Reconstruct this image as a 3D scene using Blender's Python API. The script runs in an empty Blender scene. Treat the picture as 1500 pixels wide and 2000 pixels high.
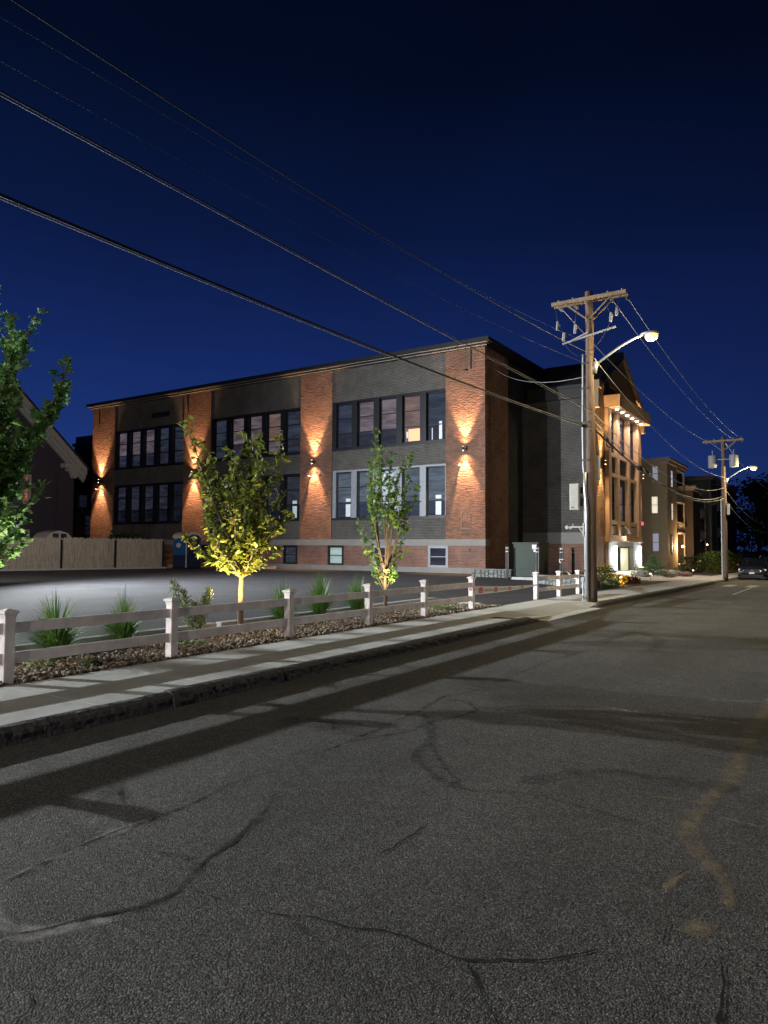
import bpy, math, random
import numpy as np
from mathutils import Vector, Matrix
random.seed(7); np.random.seed(7)
S = bpy.context.scene
COL = S.collection
R = math.radians
RT = Vector((math.cos(R(33)), math.sin(R(33)), 0))      # lateral direction across the view
FW = Vector((-math.sin(R(33)), math.cos(R(33)), 0))     # away from the viewer

LOTP = 40000; LAMP0 = 9.8
def g(Y):                      # the street falls gently beyond the driveway
    return -.009 * (min(Y, 110) - 22) if Y > 22 else 0.0
def hl(X, Y):                  # level of pavement, lot and yards
    t = min(1, max(0, (X + 14) / 5)); t = t * t * (3 - 2 * t)
    return .15 + g(Y) * t

# ------------------------------------------------------------------ materials
def newmat(name):
    m = bpy.data.materials.new(name); m.use_nodes = True
    nt = m.node_tree
    return m, nt, nt.nodes, nt.links, nt.nodes['Principled BSDF']
def nd(N, typ, **kw):
    n = N.new(typ)
    for k, v in kw.items():
        if k.startswith('i_'): n.inputs[k[2:].replace('_', ' ')].default_value = v
        else: setattr(n, k, v)
    return n
def mat(name, col, rough=.7, var=.25, scale=6, bump=0, bscale=40, metal=0, spec=.4, emit=None, estr=0, stretch=None, coat=0):
    m, nt, N, L, P = newmat(name)
    P.inputs['Roughness'].default_value = rough; P.inputs['Metallic'].default_value = metal
    P.inputs['Specular IOR Level'].default_value = spec
    if coat: P.inputs['Coat Weight'].default_value = coat
    tc = N.new('ShaderNodeNewGeometry')
    mp = N.new('ShaderNodeMapping')
    if stretch: mp.inputs['Scale'].default_value = stretch
    L.new(tc.outputs['Position'], mp.inputs['Vector'])
    if var:
        n = nd(N, 'ShaderNodeTexNoise', i_Scale=scale, i_Detail=6, i_Roughness=.6)
        L.new(mp.outputs['Vector'], n.inputs['Vector'])
        r = nd(N, 'ShaderNodeMapRange'); r.inputs['From Min'].default_value = .25; r.inputs['From Max'].default_value = .75
        r.inputs['To Min'].default_value = 1 - var; r.inputs['To Max'].default_value = 1 + var
        L.new(n.outputs['Fac'], r.inputs['Value'])
        mx = nd(N, 'ShaderNodeVectorMath', operation='SCALE'); mx.inputs[0].default_value = col
        L.new(r.outputs['Result'], mx.inputs['Scale']); L.new(mx.outputs[0], P.inputs['Base Color'])
    else: P.inputs['Base Color'].default_value = (*col, 1)
    if bump:
        n2 = nd(N, 'ShaderNodeTexNoise', i_Scale=bscale, i_Detail=5)
        L.new(mp.outputs['Vector'], n2.inputs['Vector'])
        b = nd(N, 'ShaderNodeBump', i_Strength=bump, i_Distance=.02)
        L.new(n2.outputs['Fac'], b.inputs['Height']); L.new(b.outputs['Normal'], P.inputs['Normal'])
    if emit:
        P.inputs['Emission Color'].default_value = (*emit, 1); P.inputs['Emission Strength'].default_value = estr
    return m

def brick_mat(name, c1, c2, mortar, rugged=.5, bw=.30, rh=.105):
    m, nt, N, L, P = newmat(name)
    P.inputs['Roughness'].default_value = .85; P.inputs['Specular IOR Level'].default_value = .25
    ge = N.new('ShaderNodeNewGeometry'); sp = N.new('ShaderNodeSeparateXYZ'); L.new(ge.outputs['Position'], sp.inputs[0])
    ad = nd(N, 'ShaderNodeMath', operation='ADD'); L.new(sp.outputs[0], ad.inputs[0]); L.new(sp.outputs[1], ad.inputs[1])
    cb = N.new('ShaderNodeCombineXYZ'); L.new(ad.outputs[0], cb.inputs[0]); L.new(sp.outputs[2], cb.inputs[1])
    br = N.new('ShaderNodeTexBrick'); L.new(cb.outputs[0], br.inputs['Vector'])
    br.inputs['Color1'].default_value = (*c1, 1); br.inputs['Color2'].default_value = (*c2, 1); br.inputs['Mortar'].default_value = (*mortar, 1)
    br.inputs['Scale'].default_value = 1; br.inputs['Mortar Size'].default_value = .014; br.inputs['Mortar Smooth'].default_value = .3
    br.inputs['Brick Width'].default_value = bw; br.inputs['Row Height'].default_value = rh; br.inputs['Bias'].default_value = -.1
    n = nd(N, 'ShaderNodeTexNoise', i_Scale=.7, i_Detail=8, i_Roughness=.65); L.new(ge.outputs['Position'], n.inputs['Vector'])
    r = nd(N, 'ShaderNodeMapRange'); r.inputs['From Min'].default_value = .3; r.inputs['From Max'].default_value = .7
    r.inputs['To Min'].default_value = .7; r.inputs['To Max'].default_value = 1.25; L.new(n.outputs['Fac'], r.inputs['Value'])
    mx = nd(N, 'ShaderNodeVectorMath', operation='SCALE'); L.new(br.outputs['Color'], mx.inputs[0]); L.new(r.outputs['Result'], mx.inputs['Scale'])
    L.new(mx.outputs[0], P.inputs['Base Color'])
    mp = N.new('ShaderNodeMapping'); mp.inputs['Scale'].default_value = (2.6, 12, 1); L.new(cb.outputs[0], mp.inputs['Vector'])
    n2 = nd(N, 'ShaderNodeTexNoise', i_Scale=1, i_Detail=3, i_Roughness=.6); L.new(mp.outputs[0], n2.inputs['Vector'])
    m1 = nd(N, 'ShaderNodeMath', operation='MULTIPLY'); L.new(br.outputs['Fac'], m1.inputs[0]); m1.inputs[1].default_value = -.35
    m2 = nd(N, 'ShaderNodeMath', operation='MULTIPLY_ADD'); L.new(n2.outputs['Fac'], m2.inputs[0]); m2.inputs[1].default_value = 2.2 * rugged; L.new(m1.outputs[0], m2.inputs[2])
    b = nd(N, 'ShaderNodeBump', i_Strength=1, i_Distance=.045); L.new(m2.outputs[0], b.inputs['Height']); L.new(b.outputs[0], P.inputs['Normal'])
    return m

def asphalt_mat(name, base, agg, contrast=1.0, rough=.8):
    m, nt, N, L, P = newmat(name)
    P.inputs['Roughness'].default_value = rough; P.inputs['Specular IOR Level'].default_value = .35
    ge = N.new('ShaderNodeNewGeometry')
    v = nd(N, 'ShaderNodeTexVoronoi', feature='F1', i_Scale=112, i_Randomness=1.0); L.new(ge.outputs['Position'], v.inputs['Vector'])
    v2 = nd(N, 'ShaderNodeTexVoronoi', feature='F1', i_Scale=190); L.new(ge.outputs['Position'], v2.inputs['Vector'])
    sc = N.new('ShaderNodeSeparateColor'); L.new(v.outputs['Color'], sc.inputs[0])
    # each stone its own tone; only some are pale
    rp = N.new('ShaderNodeValToRGB'); L.new(sc.outputs[0], rp.inputs[0])
    e = rp.color_ramp.elements; e[0].position = .0; e[0].color = (*[c * .55 for c in base], 1); e[1].position = 1; e[1].color = (*agg, 1)
    a = e.new(.55); a.color = (*base, 1); a = e.new(.86); a.color = (*[(b * 1.5) for b in base], 1)
    # dark binder between the stones
    r1 = nd(N, 'ShaderNodeMapRange'); r1.inputs['From Min'].default_value = .25; r1.inputs['From Max'].default_value = .75
    r1.inputs['To Min'].default_value = 1.15; r1.inputs['To Max'].default_value = .35; L.new(v.outputs['Distance'], r1.inputs['Value'])
    n = nd(N, 'ShaderNodeTexNoise', i_Scale=.55, i_Detail=7, i_Roughness=.62); L.new(ge.outputs['Position'], n.inputs['Vector'])
    r2 = nd(N, 'ShaderNodeMapRange'); r2.inputs['From Min'].default_value = .3; r2.inputs['From Max'].default_value = .7
    r2.inputs['To Min'].default_value = .74; r2.inputs['To Max'].default_value = 1.22; L.new(n.outputs['Fac'], r2.inputs['Value'])
    n3 = nd(N, 'ShaderNodeTexNoise', i_Scale=7, i_Detail=5, i_Roughness=.7); L.new(ge.outputs['Position'], n3.inputs['Vector'])
    r3 = nd(N, 'ShaderNodeMapRange'); r3.inputs['From Min'].default_value = .3; r3.inputs['From Max'].default_value = .7
    r3.inputs['To Min'].default_value = .82; r3.inputs['To Max'].default_value = 1.16; L.new(n3.outputs['Fac'], r3.inputs['Value'])
    # wheel wear lanes running along the street
    mpw = N.new('ShaderNodeMapping'); mpw.inputs['Scale'].default_value = (1.1, .05, 1); L.new(ge.outputs['Position'], mpw.inputs['Vector'])
    n4 = nd(N, 'ShaderNodeTexNoise', i_Scale=1, i_Detail=3); L.new(mpw.outputs[0], n4.inputs['Vector'])
    r4 = nd(N, 'ShaderNodeMapRange'); r4.inputs['From Min'].default_value = .3; r4.inputs['From Max'].default_value = .7
    r4.inputs['To Min'].default_value = .85; r4.inputs['To Max'].default_value = 1.15; L.new(n4.outputs['Fac'], r4.inputs['Value'])
    k = r1.outputs['Result']
    for r in (r2, r3, r4):
        mm = nd(N, 'ShaderNodeMath', operation='MULTIPLY'); L.new(k, mm.inputs[0]); L.new(r.outputs['Result'], mm.inputs[1]); k = mm.outputs[0]
    mx = nd(N, 'ShaderNodeVectorMath', operation='SCALE'); L.new(rp.outputs['Color'], mx.inputs[0]); L.new(k, mx.inputs['Scale'])
    L.new(mx.outputs[0], P.inputs['Base Color'])
    h = nd(N, 'ShaderNodeMath', operation='MULTIPLY_ADD'); L.new(v2.outputs['Distance'], h.inputs[0]); h.inputs[1].default_value = .4; L.new(v.outputs['Distance'], h.inputs[2])
    h2 = nd(N, 'ShaderNodeMath', operation='MULTIPLY'); L.new(h.outputs[0], h2.inputs[0]); h2.inputs[1].default_value = -1
    b = nd(N, 'ShaderNodeBump', i_Strength=.75 * contrast, i_Distance=.006); L.new(h2.outputs[0], b.inputs['Height'])
    nb = nd(N, 'ShaderNodeTexNoise', i_Scale=1.2, i_Detail=3); L.new(ge.outputs['Position'], nb.inputs['Vector'])
    b2 = nd(N, 'ShaderNodeBump', i_Strength=.35, i_Distance=.06); L.new(nb.outputs['Fac'], b2.inputs['Height']); L.new(b.outputs[0], b2.inputs['Normal'])
    L.new(b2.outputs[0], P.inputs['Normal'])
    return m

def leaf_mat(name, c1, c2, trans=.35):
    m, nt, N, L, P = newmat(name)
    at = N.new('ShaderNodeAttribute'); at.attribute_name = 'tone'
    mx = N.new('ShaderNodeMix'); mx.data_type = 'RGBA'
    mx.inputs[6].default_value = (*c1, 1); mx.inputs[7].default_value = (*c2, 1)
    L.new(at.outputs['Fac'], mx.inputs[0])
    L.new(mx.outputs[2], P.inputs['Base Color']); P.inputs['Roughness'].default_value = .5; P.inputs['Specular IOR Level'].default_value = .35
    tr = N.new('ShaderNodeBsdfTranslucent'); L.new(mx.outputs[2], tr.inputs['Color'])
    ms = N.new('ShaderNodeMixShader'); ms.inputs[0].default_value = trans
    L.new(P.outputs[0], ms.inputs[1]); L.new(tr.outputs[0], ms.inputs[2])
    L.new(ms.outputs[0], N['Material Output'].inputs['Surface'])
    return m
def tone_mat(name, cols, rough=.75):
    m, nt, N, L, P = newmat(name)
    at = N.new('ShaderNodeAttribute'); at.attribute_name = 'tone'
    rp = N.new('ShaderNodeValToRGB'); L.new(at.outputs['Fac'], rp.inputs[0])
    e = rp.color_ramp.elements; n = len(cols)
    e[0].color = (*cols[0], 1); e[1].color = (*cols[-1], 1)
    for i in range(1, n - 1): q = e.new(i / (n - 1)); q.color = (*cols[i], 1)
    L.new(rp.outputs[0], P.inputs['Base Color']); P.inputs['Roughness'].default_value = rough
    return m
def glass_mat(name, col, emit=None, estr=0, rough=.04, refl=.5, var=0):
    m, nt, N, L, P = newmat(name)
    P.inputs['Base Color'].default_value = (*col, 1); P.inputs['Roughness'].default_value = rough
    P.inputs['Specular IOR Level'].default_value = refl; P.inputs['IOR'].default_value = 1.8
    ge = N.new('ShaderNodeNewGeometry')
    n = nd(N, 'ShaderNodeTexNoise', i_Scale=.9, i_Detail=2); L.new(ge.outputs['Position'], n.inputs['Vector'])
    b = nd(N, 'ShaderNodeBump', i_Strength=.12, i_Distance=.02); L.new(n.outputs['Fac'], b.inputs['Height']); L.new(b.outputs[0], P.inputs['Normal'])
    if emit:  # streaked glow put into the panes for room light and reflections
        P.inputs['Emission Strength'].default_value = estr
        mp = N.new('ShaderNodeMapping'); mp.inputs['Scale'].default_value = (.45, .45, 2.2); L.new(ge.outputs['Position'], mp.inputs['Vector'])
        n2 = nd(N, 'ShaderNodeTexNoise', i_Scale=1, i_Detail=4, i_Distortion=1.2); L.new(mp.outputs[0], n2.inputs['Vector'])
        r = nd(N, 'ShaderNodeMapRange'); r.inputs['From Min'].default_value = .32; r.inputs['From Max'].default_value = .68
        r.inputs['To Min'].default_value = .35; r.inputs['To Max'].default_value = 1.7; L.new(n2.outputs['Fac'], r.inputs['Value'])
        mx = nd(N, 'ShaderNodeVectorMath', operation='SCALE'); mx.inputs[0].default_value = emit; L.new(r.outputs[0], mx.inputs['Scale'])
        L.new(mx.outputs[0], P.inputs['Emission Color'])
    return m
def emat(name, col, s):
    m, nt, N, L, P = newmat(name)
    P.inputs['Base Color'].default_value = (*col, 1); P.inputs['Emission Color'].default_value = (*col, 1); P.inputs['Emission Strength'].default_value = s
    return m

M = dict(
 road=asphalt_mat('street_asphalt', (.135, .135, .127), (.32, .32, .30)),
 lot=asphalt_mat('lot_asphalt', (.066, .068, .074), (.13, .13, .14), .5, .72),
 conc=mat('pavement_concrete', (.50, .51, .49), .85, .16, 3.5, .25, 60),
 conc2=mat('kerb_concrete', (.42, .42, .41), .85, .12, 3, .15, 50),
 granite=mat('granite_kerb', (.10, .10, .10), .75, .55, 22, 1.0, 14),
 soil=mat('soil', (.05, .042, .034), .95, .4, 8, .6, 30),
 land=mat('land', (.045, .045, .04), .95, .3, 2),
 brick=brick_mat('red_brick', (.27, .125, .08), (.15, .075, .055), (.20, .16, .13), 1.2),
 brickb=brick_mat('base_brick', (.23, .10, .07), (.15, .07, .05), (.28, .23, .20), .25, .28, .095),
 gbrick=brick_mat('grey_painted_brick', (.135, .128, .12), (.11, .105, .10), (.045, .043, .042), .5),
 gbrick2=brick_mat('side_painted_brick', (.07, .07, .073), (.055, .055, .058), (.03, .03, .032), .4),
 tanbrick=brick_mat('entrance_brick', (.22, .13, .075), (.15, .09, .055), (.12, .09, .06), .9),
 belt=mat('painted_stone_band', (.22, .215, .21), .8, .12, 1.5, .1, 20),
 trim=mat('black_trim', (.010, .012, .018), .45, .1, 3),
 greytrim=mat('grey_trim_and_lit_mullion', (.25, .27, .31), .5, .1, 3),
 cornice=mat('dark_cornice_metal', (.014, .014, .015), .5, .15, 2),
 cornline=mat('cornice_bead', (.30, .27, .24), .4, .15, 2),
 roofm=mat('dark_roofing', (.022, .022, .025), .9, .3, 3),
 stone=mat('tan_cast_stone', (.34, .235, .15), .8, .15, 3, .15, 20),
 stoned=mat('grey_cast_stone', (.30, .28, .24), .8, .15, 3, .15, 20),
 wood=mat('weathered_fence_wood', (.42, .37, .31), .9, .45, 3.5, .3, 30, stretch=(4, 4, .4)),
 metal=mat('galvanised_metal', (.42, .43, .44), .45, .15, 8, metal=.6),
 dmetal=mat('dark_metal', (.022, .022, .022), .5, .2, 8),
 blackp=mat('black_plastic', (.012, .012, .014), .55, .2, 8),
 vinyl=mat('white_vinyl', (.86, .79, .77), .5, .26, 3.4, .05, 15),
 pole=mat('pole_wood', (.15, .10, .072), .9, .5, 6, .8, 30, stretch=(7, 7, .5)),
 cross=mat('crossarm_wood', (.22, .155, .095), .9, .35, 6, .4, 20),
 porcelain=mat('grey_porcelain', (.22, .22, .23), .4, .2, 9),
 pvc=mat('grey_conduit', (.46, .47, .48), .5, .15, 5),
 beige=mat('beige_cabinet', (.42, .42, .35), .5, .08, 5),
 green=mat('green_cabinet', (.011, .026, .017), .6, .12, 4, .05, 6),
 rubble=mat('rubble_stone', (.17, .18, .175), .9, .5, 3.5, .6, 18),
 mortar=mat('rubble_mortar', (.09, .09, .088), .95, .2, 5),
 bark=mat('tree_bark', (.14, .095, .065), .9, .35, 16, .5, 40, stretch=(1, 1, .4)),
 barkd=mat('dark_bark', (.05, .04, .03), .95, .3, 8),
 leafA=leaf_mat('cherry_leaf', (.08, .15, .03), (.30, .30, .05)),
 leafB=leaf_mat('maple_leaf', (.06, .16, .04), (.18, .28, .05)),
 leafC=leaf_mat('maple_leaf_cool', (.08, .20, .06), (.20, .36, .11), .5),
 leafD=leaf_mat('dark_leaf', (.02, .04, .016), (.05, .08, .025)),
 grass=leaf_mat('grass_blade', (.06, .16, .035), (.20, .32, .08), .3),
 feather=leaf_mat('feathery_leaf', (.20, .27, .12), (.42, .44, .24), .3),
 goldleaf=leaf_mat('golden_leaf', (.28, .24, .02), (.45, .30, .02), .3),
 redleaf=leaf_mat('dark_red_leaf', (.14, .025, .02), (.22, .06, .03), .3),
 fir=leaf_mat('conifer_leaf', (.05, .13, .05), (.12, .22, .08), .2),
 pebble=tone_mat('river_pebbles', [(.09, .06, .04), (.26, .19, .12), (.15, .10, .06), (.33, .29, .23), (.11, .095, .075), (.28, .19, .11)]),
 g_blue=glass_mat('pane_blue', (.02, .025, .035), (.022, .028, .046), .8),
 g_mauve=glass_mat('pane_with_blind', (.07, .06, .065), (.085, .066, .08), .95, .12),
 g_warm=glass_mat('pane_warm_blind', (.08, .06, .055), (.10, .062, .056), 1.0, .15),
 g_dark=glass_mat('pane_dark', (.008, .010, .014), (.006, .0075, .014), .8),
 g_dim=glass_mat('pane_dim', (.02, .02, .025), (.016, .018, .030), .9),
 g_pale=glass_mat('pane_reflection_glow', (.10, .12, .15), (.42, .48, .56), 1.0, .1),  # pale emission stands in for light reflected in the glass
 g_bright=glass_mat('pane_bright_reflection_glow', (.04, .05, .06), (.058, .072, .095), .9, .06),  # weaker painted reflection, also done as emission
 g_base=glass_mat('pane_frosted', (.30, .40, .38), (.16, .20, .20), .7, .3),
 lit_or=emat('lit_room_wall', (1, .50, .25), .42),
 paper=mat('white_board', (.6, .65, .68), .7, .1, 3, emit=(.5, .6, .68), estr=.28),  # boards carry a faint glow of their own
 warmwin=emat('lit_window', (1, .93, .72), .75),
 coolwin=emat('lit_window_cool', (.55, .6, .8), .3),
 lobby=emat('lit_lobby', (.95, .92, .55), .55),
 led=emat('led_tube', (.78, .9, 1), 16),
 bulbw=emat('warm_bulb', (1, .62, .32), 30),
 bulbd=emat('downlight_lens', (1, .86, .78), 40),
 bulby=emat('street_lamp_lens', (1, .74, .22), 1.7),
 bulbcore=emat('street_lamp_bulb', (1, .95, .7), 12),
 bulbr=emat('red_alarm_light', (1, .05, .08), 2.5),
 sconce=mat('sconce_body', (.05, .04, .035), .4, .1, 5),
 siding=mat('dark_siding', (.045, .038, .055), .85, .12, 2),
 sidtan=mat('tan_siding', (.38, .33, .24), .8, .10, 2),
 sidteal=mat('grey_teal_siding', (.15, .19, .18), .8, .12, 2),
 siddk=mat('brown_siding', (.10, .085, .08), .85, .12, 2),
 trimw=mat('house_white_trim', (.36, .345, .34), .7, .1, 3),
 paintw=mat('road_paint_white', (.42, .42, .38), .7, .5, 30),
 crack=mat('crack_tar', (.012, .012, .012), .9, .3, 30),
 toilet=mat('blue_plastic', (.012, .10, .27), .4, .12, 4),
 toiletd=mat('dark_blue_plastic', (.008, .022, .075), .45, .12, 4),
 roofw=mat('white_plastic', (.62, .58, .56), .55, .1, 4),
 red=mat('red_print', (.65, .05, .05), .6, 0), greyp=mat('grey_print', (.45, .36, .36), .6, 0),
 tape=mat('white_barrier_tape', (.78, .76, .78), .5, .06, 8),
 carp=mat('car_paint_black', (.012, .013, .018), .25, 0, coat=.6), carp2=mat('car_paint_grey', (.12, .12, .12), .3, 0, coat=.6),
 carp3=mat('car_paint_silver', (.35, .35, .35), .3, 0, coat=.6),
 carg=glass_mat('car_glass', (.006, .007, .01)), tyre=mat('tyre', (.012, .012, .012), .9, 0), chrome=mat('chrome', (.6, .6, .6), .2, 0, metal=1),
 lens=mat('headlight_lens', (.6, .65, .7), .15, 0, spec=.8), plate=mat('number_plate', (.62, .62, .62), .5, 0),
)

# ------------------------------------------------------------------ mesh builder
class MB:
    def __init__(s): s.v = []; s.f = []; s.t = []
    def add(s, vs, fs, tone=None):
        o = len(s.v); s.v += [tuple(p) for p in vs]; s.f += [tuple(i + o for i in f) for f in fs]
        if tone is not None: s.t += [tone] * len(vs)
        return s
    def box(s, x0, x1, y0, y1, z0, z1):
        if x0 > x1: x0, x1 = x1, x0
        if y0 > y1: y0, y1 = y1, y0
        if z0 > z1: z0, z1 = z1, z0
        return s.add([(x0, y0, z0), (x1, y0, z0), (x1, y1, z0), (x0, y1, z0), (x0, y0, z1), (x1, y0, z1), (x1, y1, z1), (x0, y1, z1)],
              [(0, 3, 2, 1), (4, 5, 6, 7), (0, 1, 5, 4), (1, 2, 6, 5), (2, 3, 7, 6), (3, 0, 4, 7)])
    def bar(s, a, b, w, h, up=(0, 0, 1)):
        a = Vector(a); b = Vector(b); d = (b - a).normalized(); u = Vector(up)
        if abs(d.dot(u)) > .95: u = Vector((1, 0, 0))
        sd = d.cross(u).normalized() * w / 2; u = sd.cross(d).normalized() * h / 2
        v = [a - sd - u, a + sd - u, a + sd + u, a - sd + u, b - sd - u, b + sd - u, b + sd + u, b - sd + u]
        return s.add(v, [(0, 1, 2, 3), (7, 6, 5, 4), (0, 4, 5, 1), (1, 5, 6, 2), (2, 6, 7, 3), (3, 7, 4, 0)])
    def tube(s, pts, rad, n=8, cap=True):
        pts = [Vector(p) for p in pts]; m = len(pts)
        if not hasattr(rad, '__len__'): rad = [rad] * m
        vs = []; fs = []; pu = None
        for i, p in enumerate(pts):
            d = (pts[min(i + 1, m - 1)] - pts[max(i - 1, 0)])
            d = d.normalized() if d.length > 1e-9 else Vector((0, 0, 1))
            u = pu if pu is not None else (Vector((0, 0, 1)) if abs(d.z) < .9 else Vector((1, 0, 0)))
            sd = d.cross(u).normalized(); u = sd.cross(d).normalized(); pu = u
            for k in range(n):
                a = 2 * math.pi * k / n; vs.append(p + (sd * math.cos(a) + u * math.sin(a)) * rad[i])
        for i in range(m - 1):
            for k in range(n):
                a = i * n + k; b = i * n + (k + 1) % n; fs.append((a, a + n, b + n, b))
        if cap: fs.append(tuple(range(n))); fs.append(tuple(range(m * n - 1, (m - 1) * n - 1, -1)))
        return s.add(vs, fs)
    def cyl(s, x, y, z0, z1, r, r2=None, n=16):
        return s.tube([(x, y, z0), (x, y, z1)], [r, r if r2 is None else r2], n)
    def poly(s, pts): return s.add(pts, [tuple(range(len(pts)))])
    def prism(s, pts, off):      # closed outline extruded along off
        n = len(pts); o = Vector(off)
        vs = [Vector(p) for p in pts] + [Vector(p) + o for p in pts]
        fs = [tuple(range(n)), tuple(range(2 * n - 1, n - 1, -1))] + [(i, i + n, (i + 1) % n + n, (i + 1) % n) for i in range(n)]
        return s.add(vs, fs)
    def lathe(s, x, y, prof, n=24):
        vs = []; fs = []
        for r, z in prof:
            for k in range(n): a = 2 * math.pi * k / n; vs.append((x + r * math.cos(a), y + r * math.sin(a), z))
        for i in range(len(prof) - 1):
            for k in range(n): a = i * n + k; b = i * n + (k + 1) % n; fs.append((a, b, b + n, a + n))
        return s.add(vs, fs)
    def sphere(s, c, r, nu=10, nv=6, sc=(1, 1, 1)):
        prof = []
        vs = []; fs = []
        for j in range(nv + 1):
            ph = math.pi * j / nv
            for k in range(nu): a = 2 * math.pi * k / nu; vs.append((c[0] + r * sc[0] * math.sin(ph) * math.cos(a), c[1] + r * sc[1] * math.sin(ph) * math.sin(a), c[2] - r * sc[2] * math.cos(ph)))
        for j in range(nv):
            for k in range(nu): a = j * nu + k; b = j * nu + (k + 1) % nu; fs.append((a, b, b + nu, a + nu))
        return s.add(vs, fs)
    def build(s, name, m, parent=None, smooth=False, org=None, bevel=0, recalc=True):
        o0 = Vector(org) if org is not None else Vector((0, 0, 0))
        if parent is not None:
            q = parent
            while q is not None: o0 = o0 + q.location; q = q.parent
        me = bpy.data.meshes.new(name)
        me.from_pydata([(v[0] - o0.x, v[1] - o0.y, v[2] - o0.z) for v in s.v], [], s.f)
        if recalc:
            import bmesh
            bm = bmesh.new(); bm.from_mesh(me); bmesh.ops.recalc_face_normals(bm, faces=bm.faces); bm.to_mesh(me); bm.free()
        if s.t and len(s.t) == len(s.v):
            a = me.attributes.new('tone', 'FLOAT', 'POINT'); a.data.foreach_set('value', s.t)
        me.materials.append(m)
        if smooth: me.polygons.foreach_set('use_smooth', [True] * len(me.polygons))
        o = bpy.data.objects.new(name, me); COL.objects.link(o)
        if parent is not None: o.parent = parent
        elif org is not None: o.location = o0
        if bevel:
            b = o.modifiers.new('bevel', 'BEVEL'); b.width = bevel; b.segments = 2; b.limit_method = 'ANGLE'
        return o

def tag(o, label=None, cat=None, group=None, kind=None):
    if label: o['label'] = label
    if cat: o['category'] = cat
    if group: o['group'] = group
    if kind: o['kind'] = kind
    return o
def thing(name, label, cat, loc=(0, 0, 0), group=None):
    o = bpy.data.objects.new(name, None); COL.objects.link(o); o.location = loc; o.empty_display_size = .2
    return tag(o, label, cat, group)
def struct(o): o['kind'] = 'structure'; return o
def copy_tree(o, parent=None):
    c = o.copy(); COL.objects.link(c); c.parent = parent
    for ch in list(o.children): copy_tree(ch, c)
    return c
def light(typ, name, loc, power, col, parent=None, rot=None, aim=None, size=.05, angle=60, blend=.5):
    l = bpy.data.lights.new(name, typ); l.energy = power; l.color = col
    if typ in ('POINT', 'SPOT'): l.shadow_soft_size = size
    if typ == 'SPOT': l.spot_size = R(angle); l.spot_blend = blend
    if typ == 'AREA': l.size = size
    o = bpy.data.objects.new(name, l); COL.objects.link(o)
    o0 = Vector((0, 0, 0)); q = parent
    while q is not None: o0 = o0 + q.location; q = q.parent
    o.parent = parent; o.location = Vector(loc) - o0
    if aim is not None:
        o.rotation_euler = (Vector(aim) - Vector(loc)).to_track_quat('-Z', 'Y').to_euler()
    return o

# ------------------------------------------------------------------ setting: ground sheets
def sheet(name, xs, ys, zf, m, keep=None):
    mb = MB(); nx, ny = len(xs), len(ys)
    mb.v = [(x, y, zf(x, y)) for y in ys for x in xs]
    mb.f = [(j * nx + i, j * nx + i + 1, (j + 1) * nx + i + 1, (j + 1) * nx + i) for j in range(ny - 1) for i in range(nx - 1)
            if keep is None or keep((xs[i] + xs[i + 1]) / 2, (ys[j] + ys[j + 1]) / 2)]
    return struct(mb.build(name, m, recalc=False))
def lin(a, b, n): return [a + (b - a) * i / (n - 1) for i in range(n)]
gx = [-600, -300, -150, -90, -60, -40, -30, -20, -16, -14, -12, -10, -9, -7, 0, 10, 30, 100, 300, 600]
gy = [-400, -100, -40, 0, 22, 30, 40, 50, 60, 80, 110, 150, 300, 700]
sheet('ground', gx, gy, lambda x, y: hl(x, y) - .04 if x < -8 else g(y) - .06, M['land'])
sheet('road', lin(-6.5, 8.5, 6), [-40, 0, 22] + lin(26, 110, 22) + [160, 260], lambda x, y: g(y), M['road'])
yl = [-25, 0, 18.7, 22] + lin(24, 41.5, 12)
sheet('parking_lot', [-60.5, -52, -44, -30, -20, -14, -13, -12, -11, -10.12, -9.2, -8.32], yl, hl, M['lot'],
      keep=lambda x, y: not (x > -10.2 and y < 18.7))
# pavement: slab with joints scored as gaps
def pavement():
    mb = MB(); y = -6.0; e = 1.52
    while y < 100:
        L1 = e
        z0, z1 = g(y), g(y + L1)
        def top(yy, inner): # ramps down at the driveway
            a = .15 + g(yy)
            if not inner:
                t = min(1, max(0, (yy - 16.4) / .8)) * min(1, max(0, (22.0 - yy) / .7))
                a -= .135 * t
            return a
        dj = .006
        for (xa, xb) in ((-8.3, -7.35), (-7.35, -6.5)):
            pa = [(xa, y + dj), (xb, y + dj), (xb, y + L1 - dj), (xa, y + L1 - dj)]
            ramp = [False, xb > -6.6, xb > -6.6, False]
            xe = xb if (xb < -6.6) else -6.5
            up = [(p[0], p[1], top(p[1], not r)) for p, r in zip(pa, ramp)]
            dn = [(p[0], p[1], up[i][2] - .12) for i, p in enumerate(pa)]
            mb.add(up + dn, [(0, 1, 2, 3), (0, 4, 5, 1), (1, 5, 6, 2), (2, 6, 7, 3), (3, 7, 4, 0)])
        y += L1
    struct(mb.build('pavement', M['conc']))
    mb = MB(); mb.add([(-8.3, -6, .135), (-6.5, -6, .135), (-6.5, 16, .135), (-8.3, 16, .135)], [(0, 1, 2, 3)])
    mb.add([(-8.3, 16.4, .135), (-7.35, 16.4, .135), (-7.35, 22, .135), (-8.3, 22, .135)], [(0, 1, 2, 3)])
    struct(mb.build('pavement_joint', M['land'], recalc=False))
pavement()
# driveway apron down to the road
mb = MB(); mb.add([(-6.52, 16.9, .02), (-6.2, 17.0, .004), (-6.2, 21.6, .004), (-6.52, 21.6, .02)], [(0, 1, 2, 3)]); struct(mb.build('driveway_apron', M['conc'], recalc=False))
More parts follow.
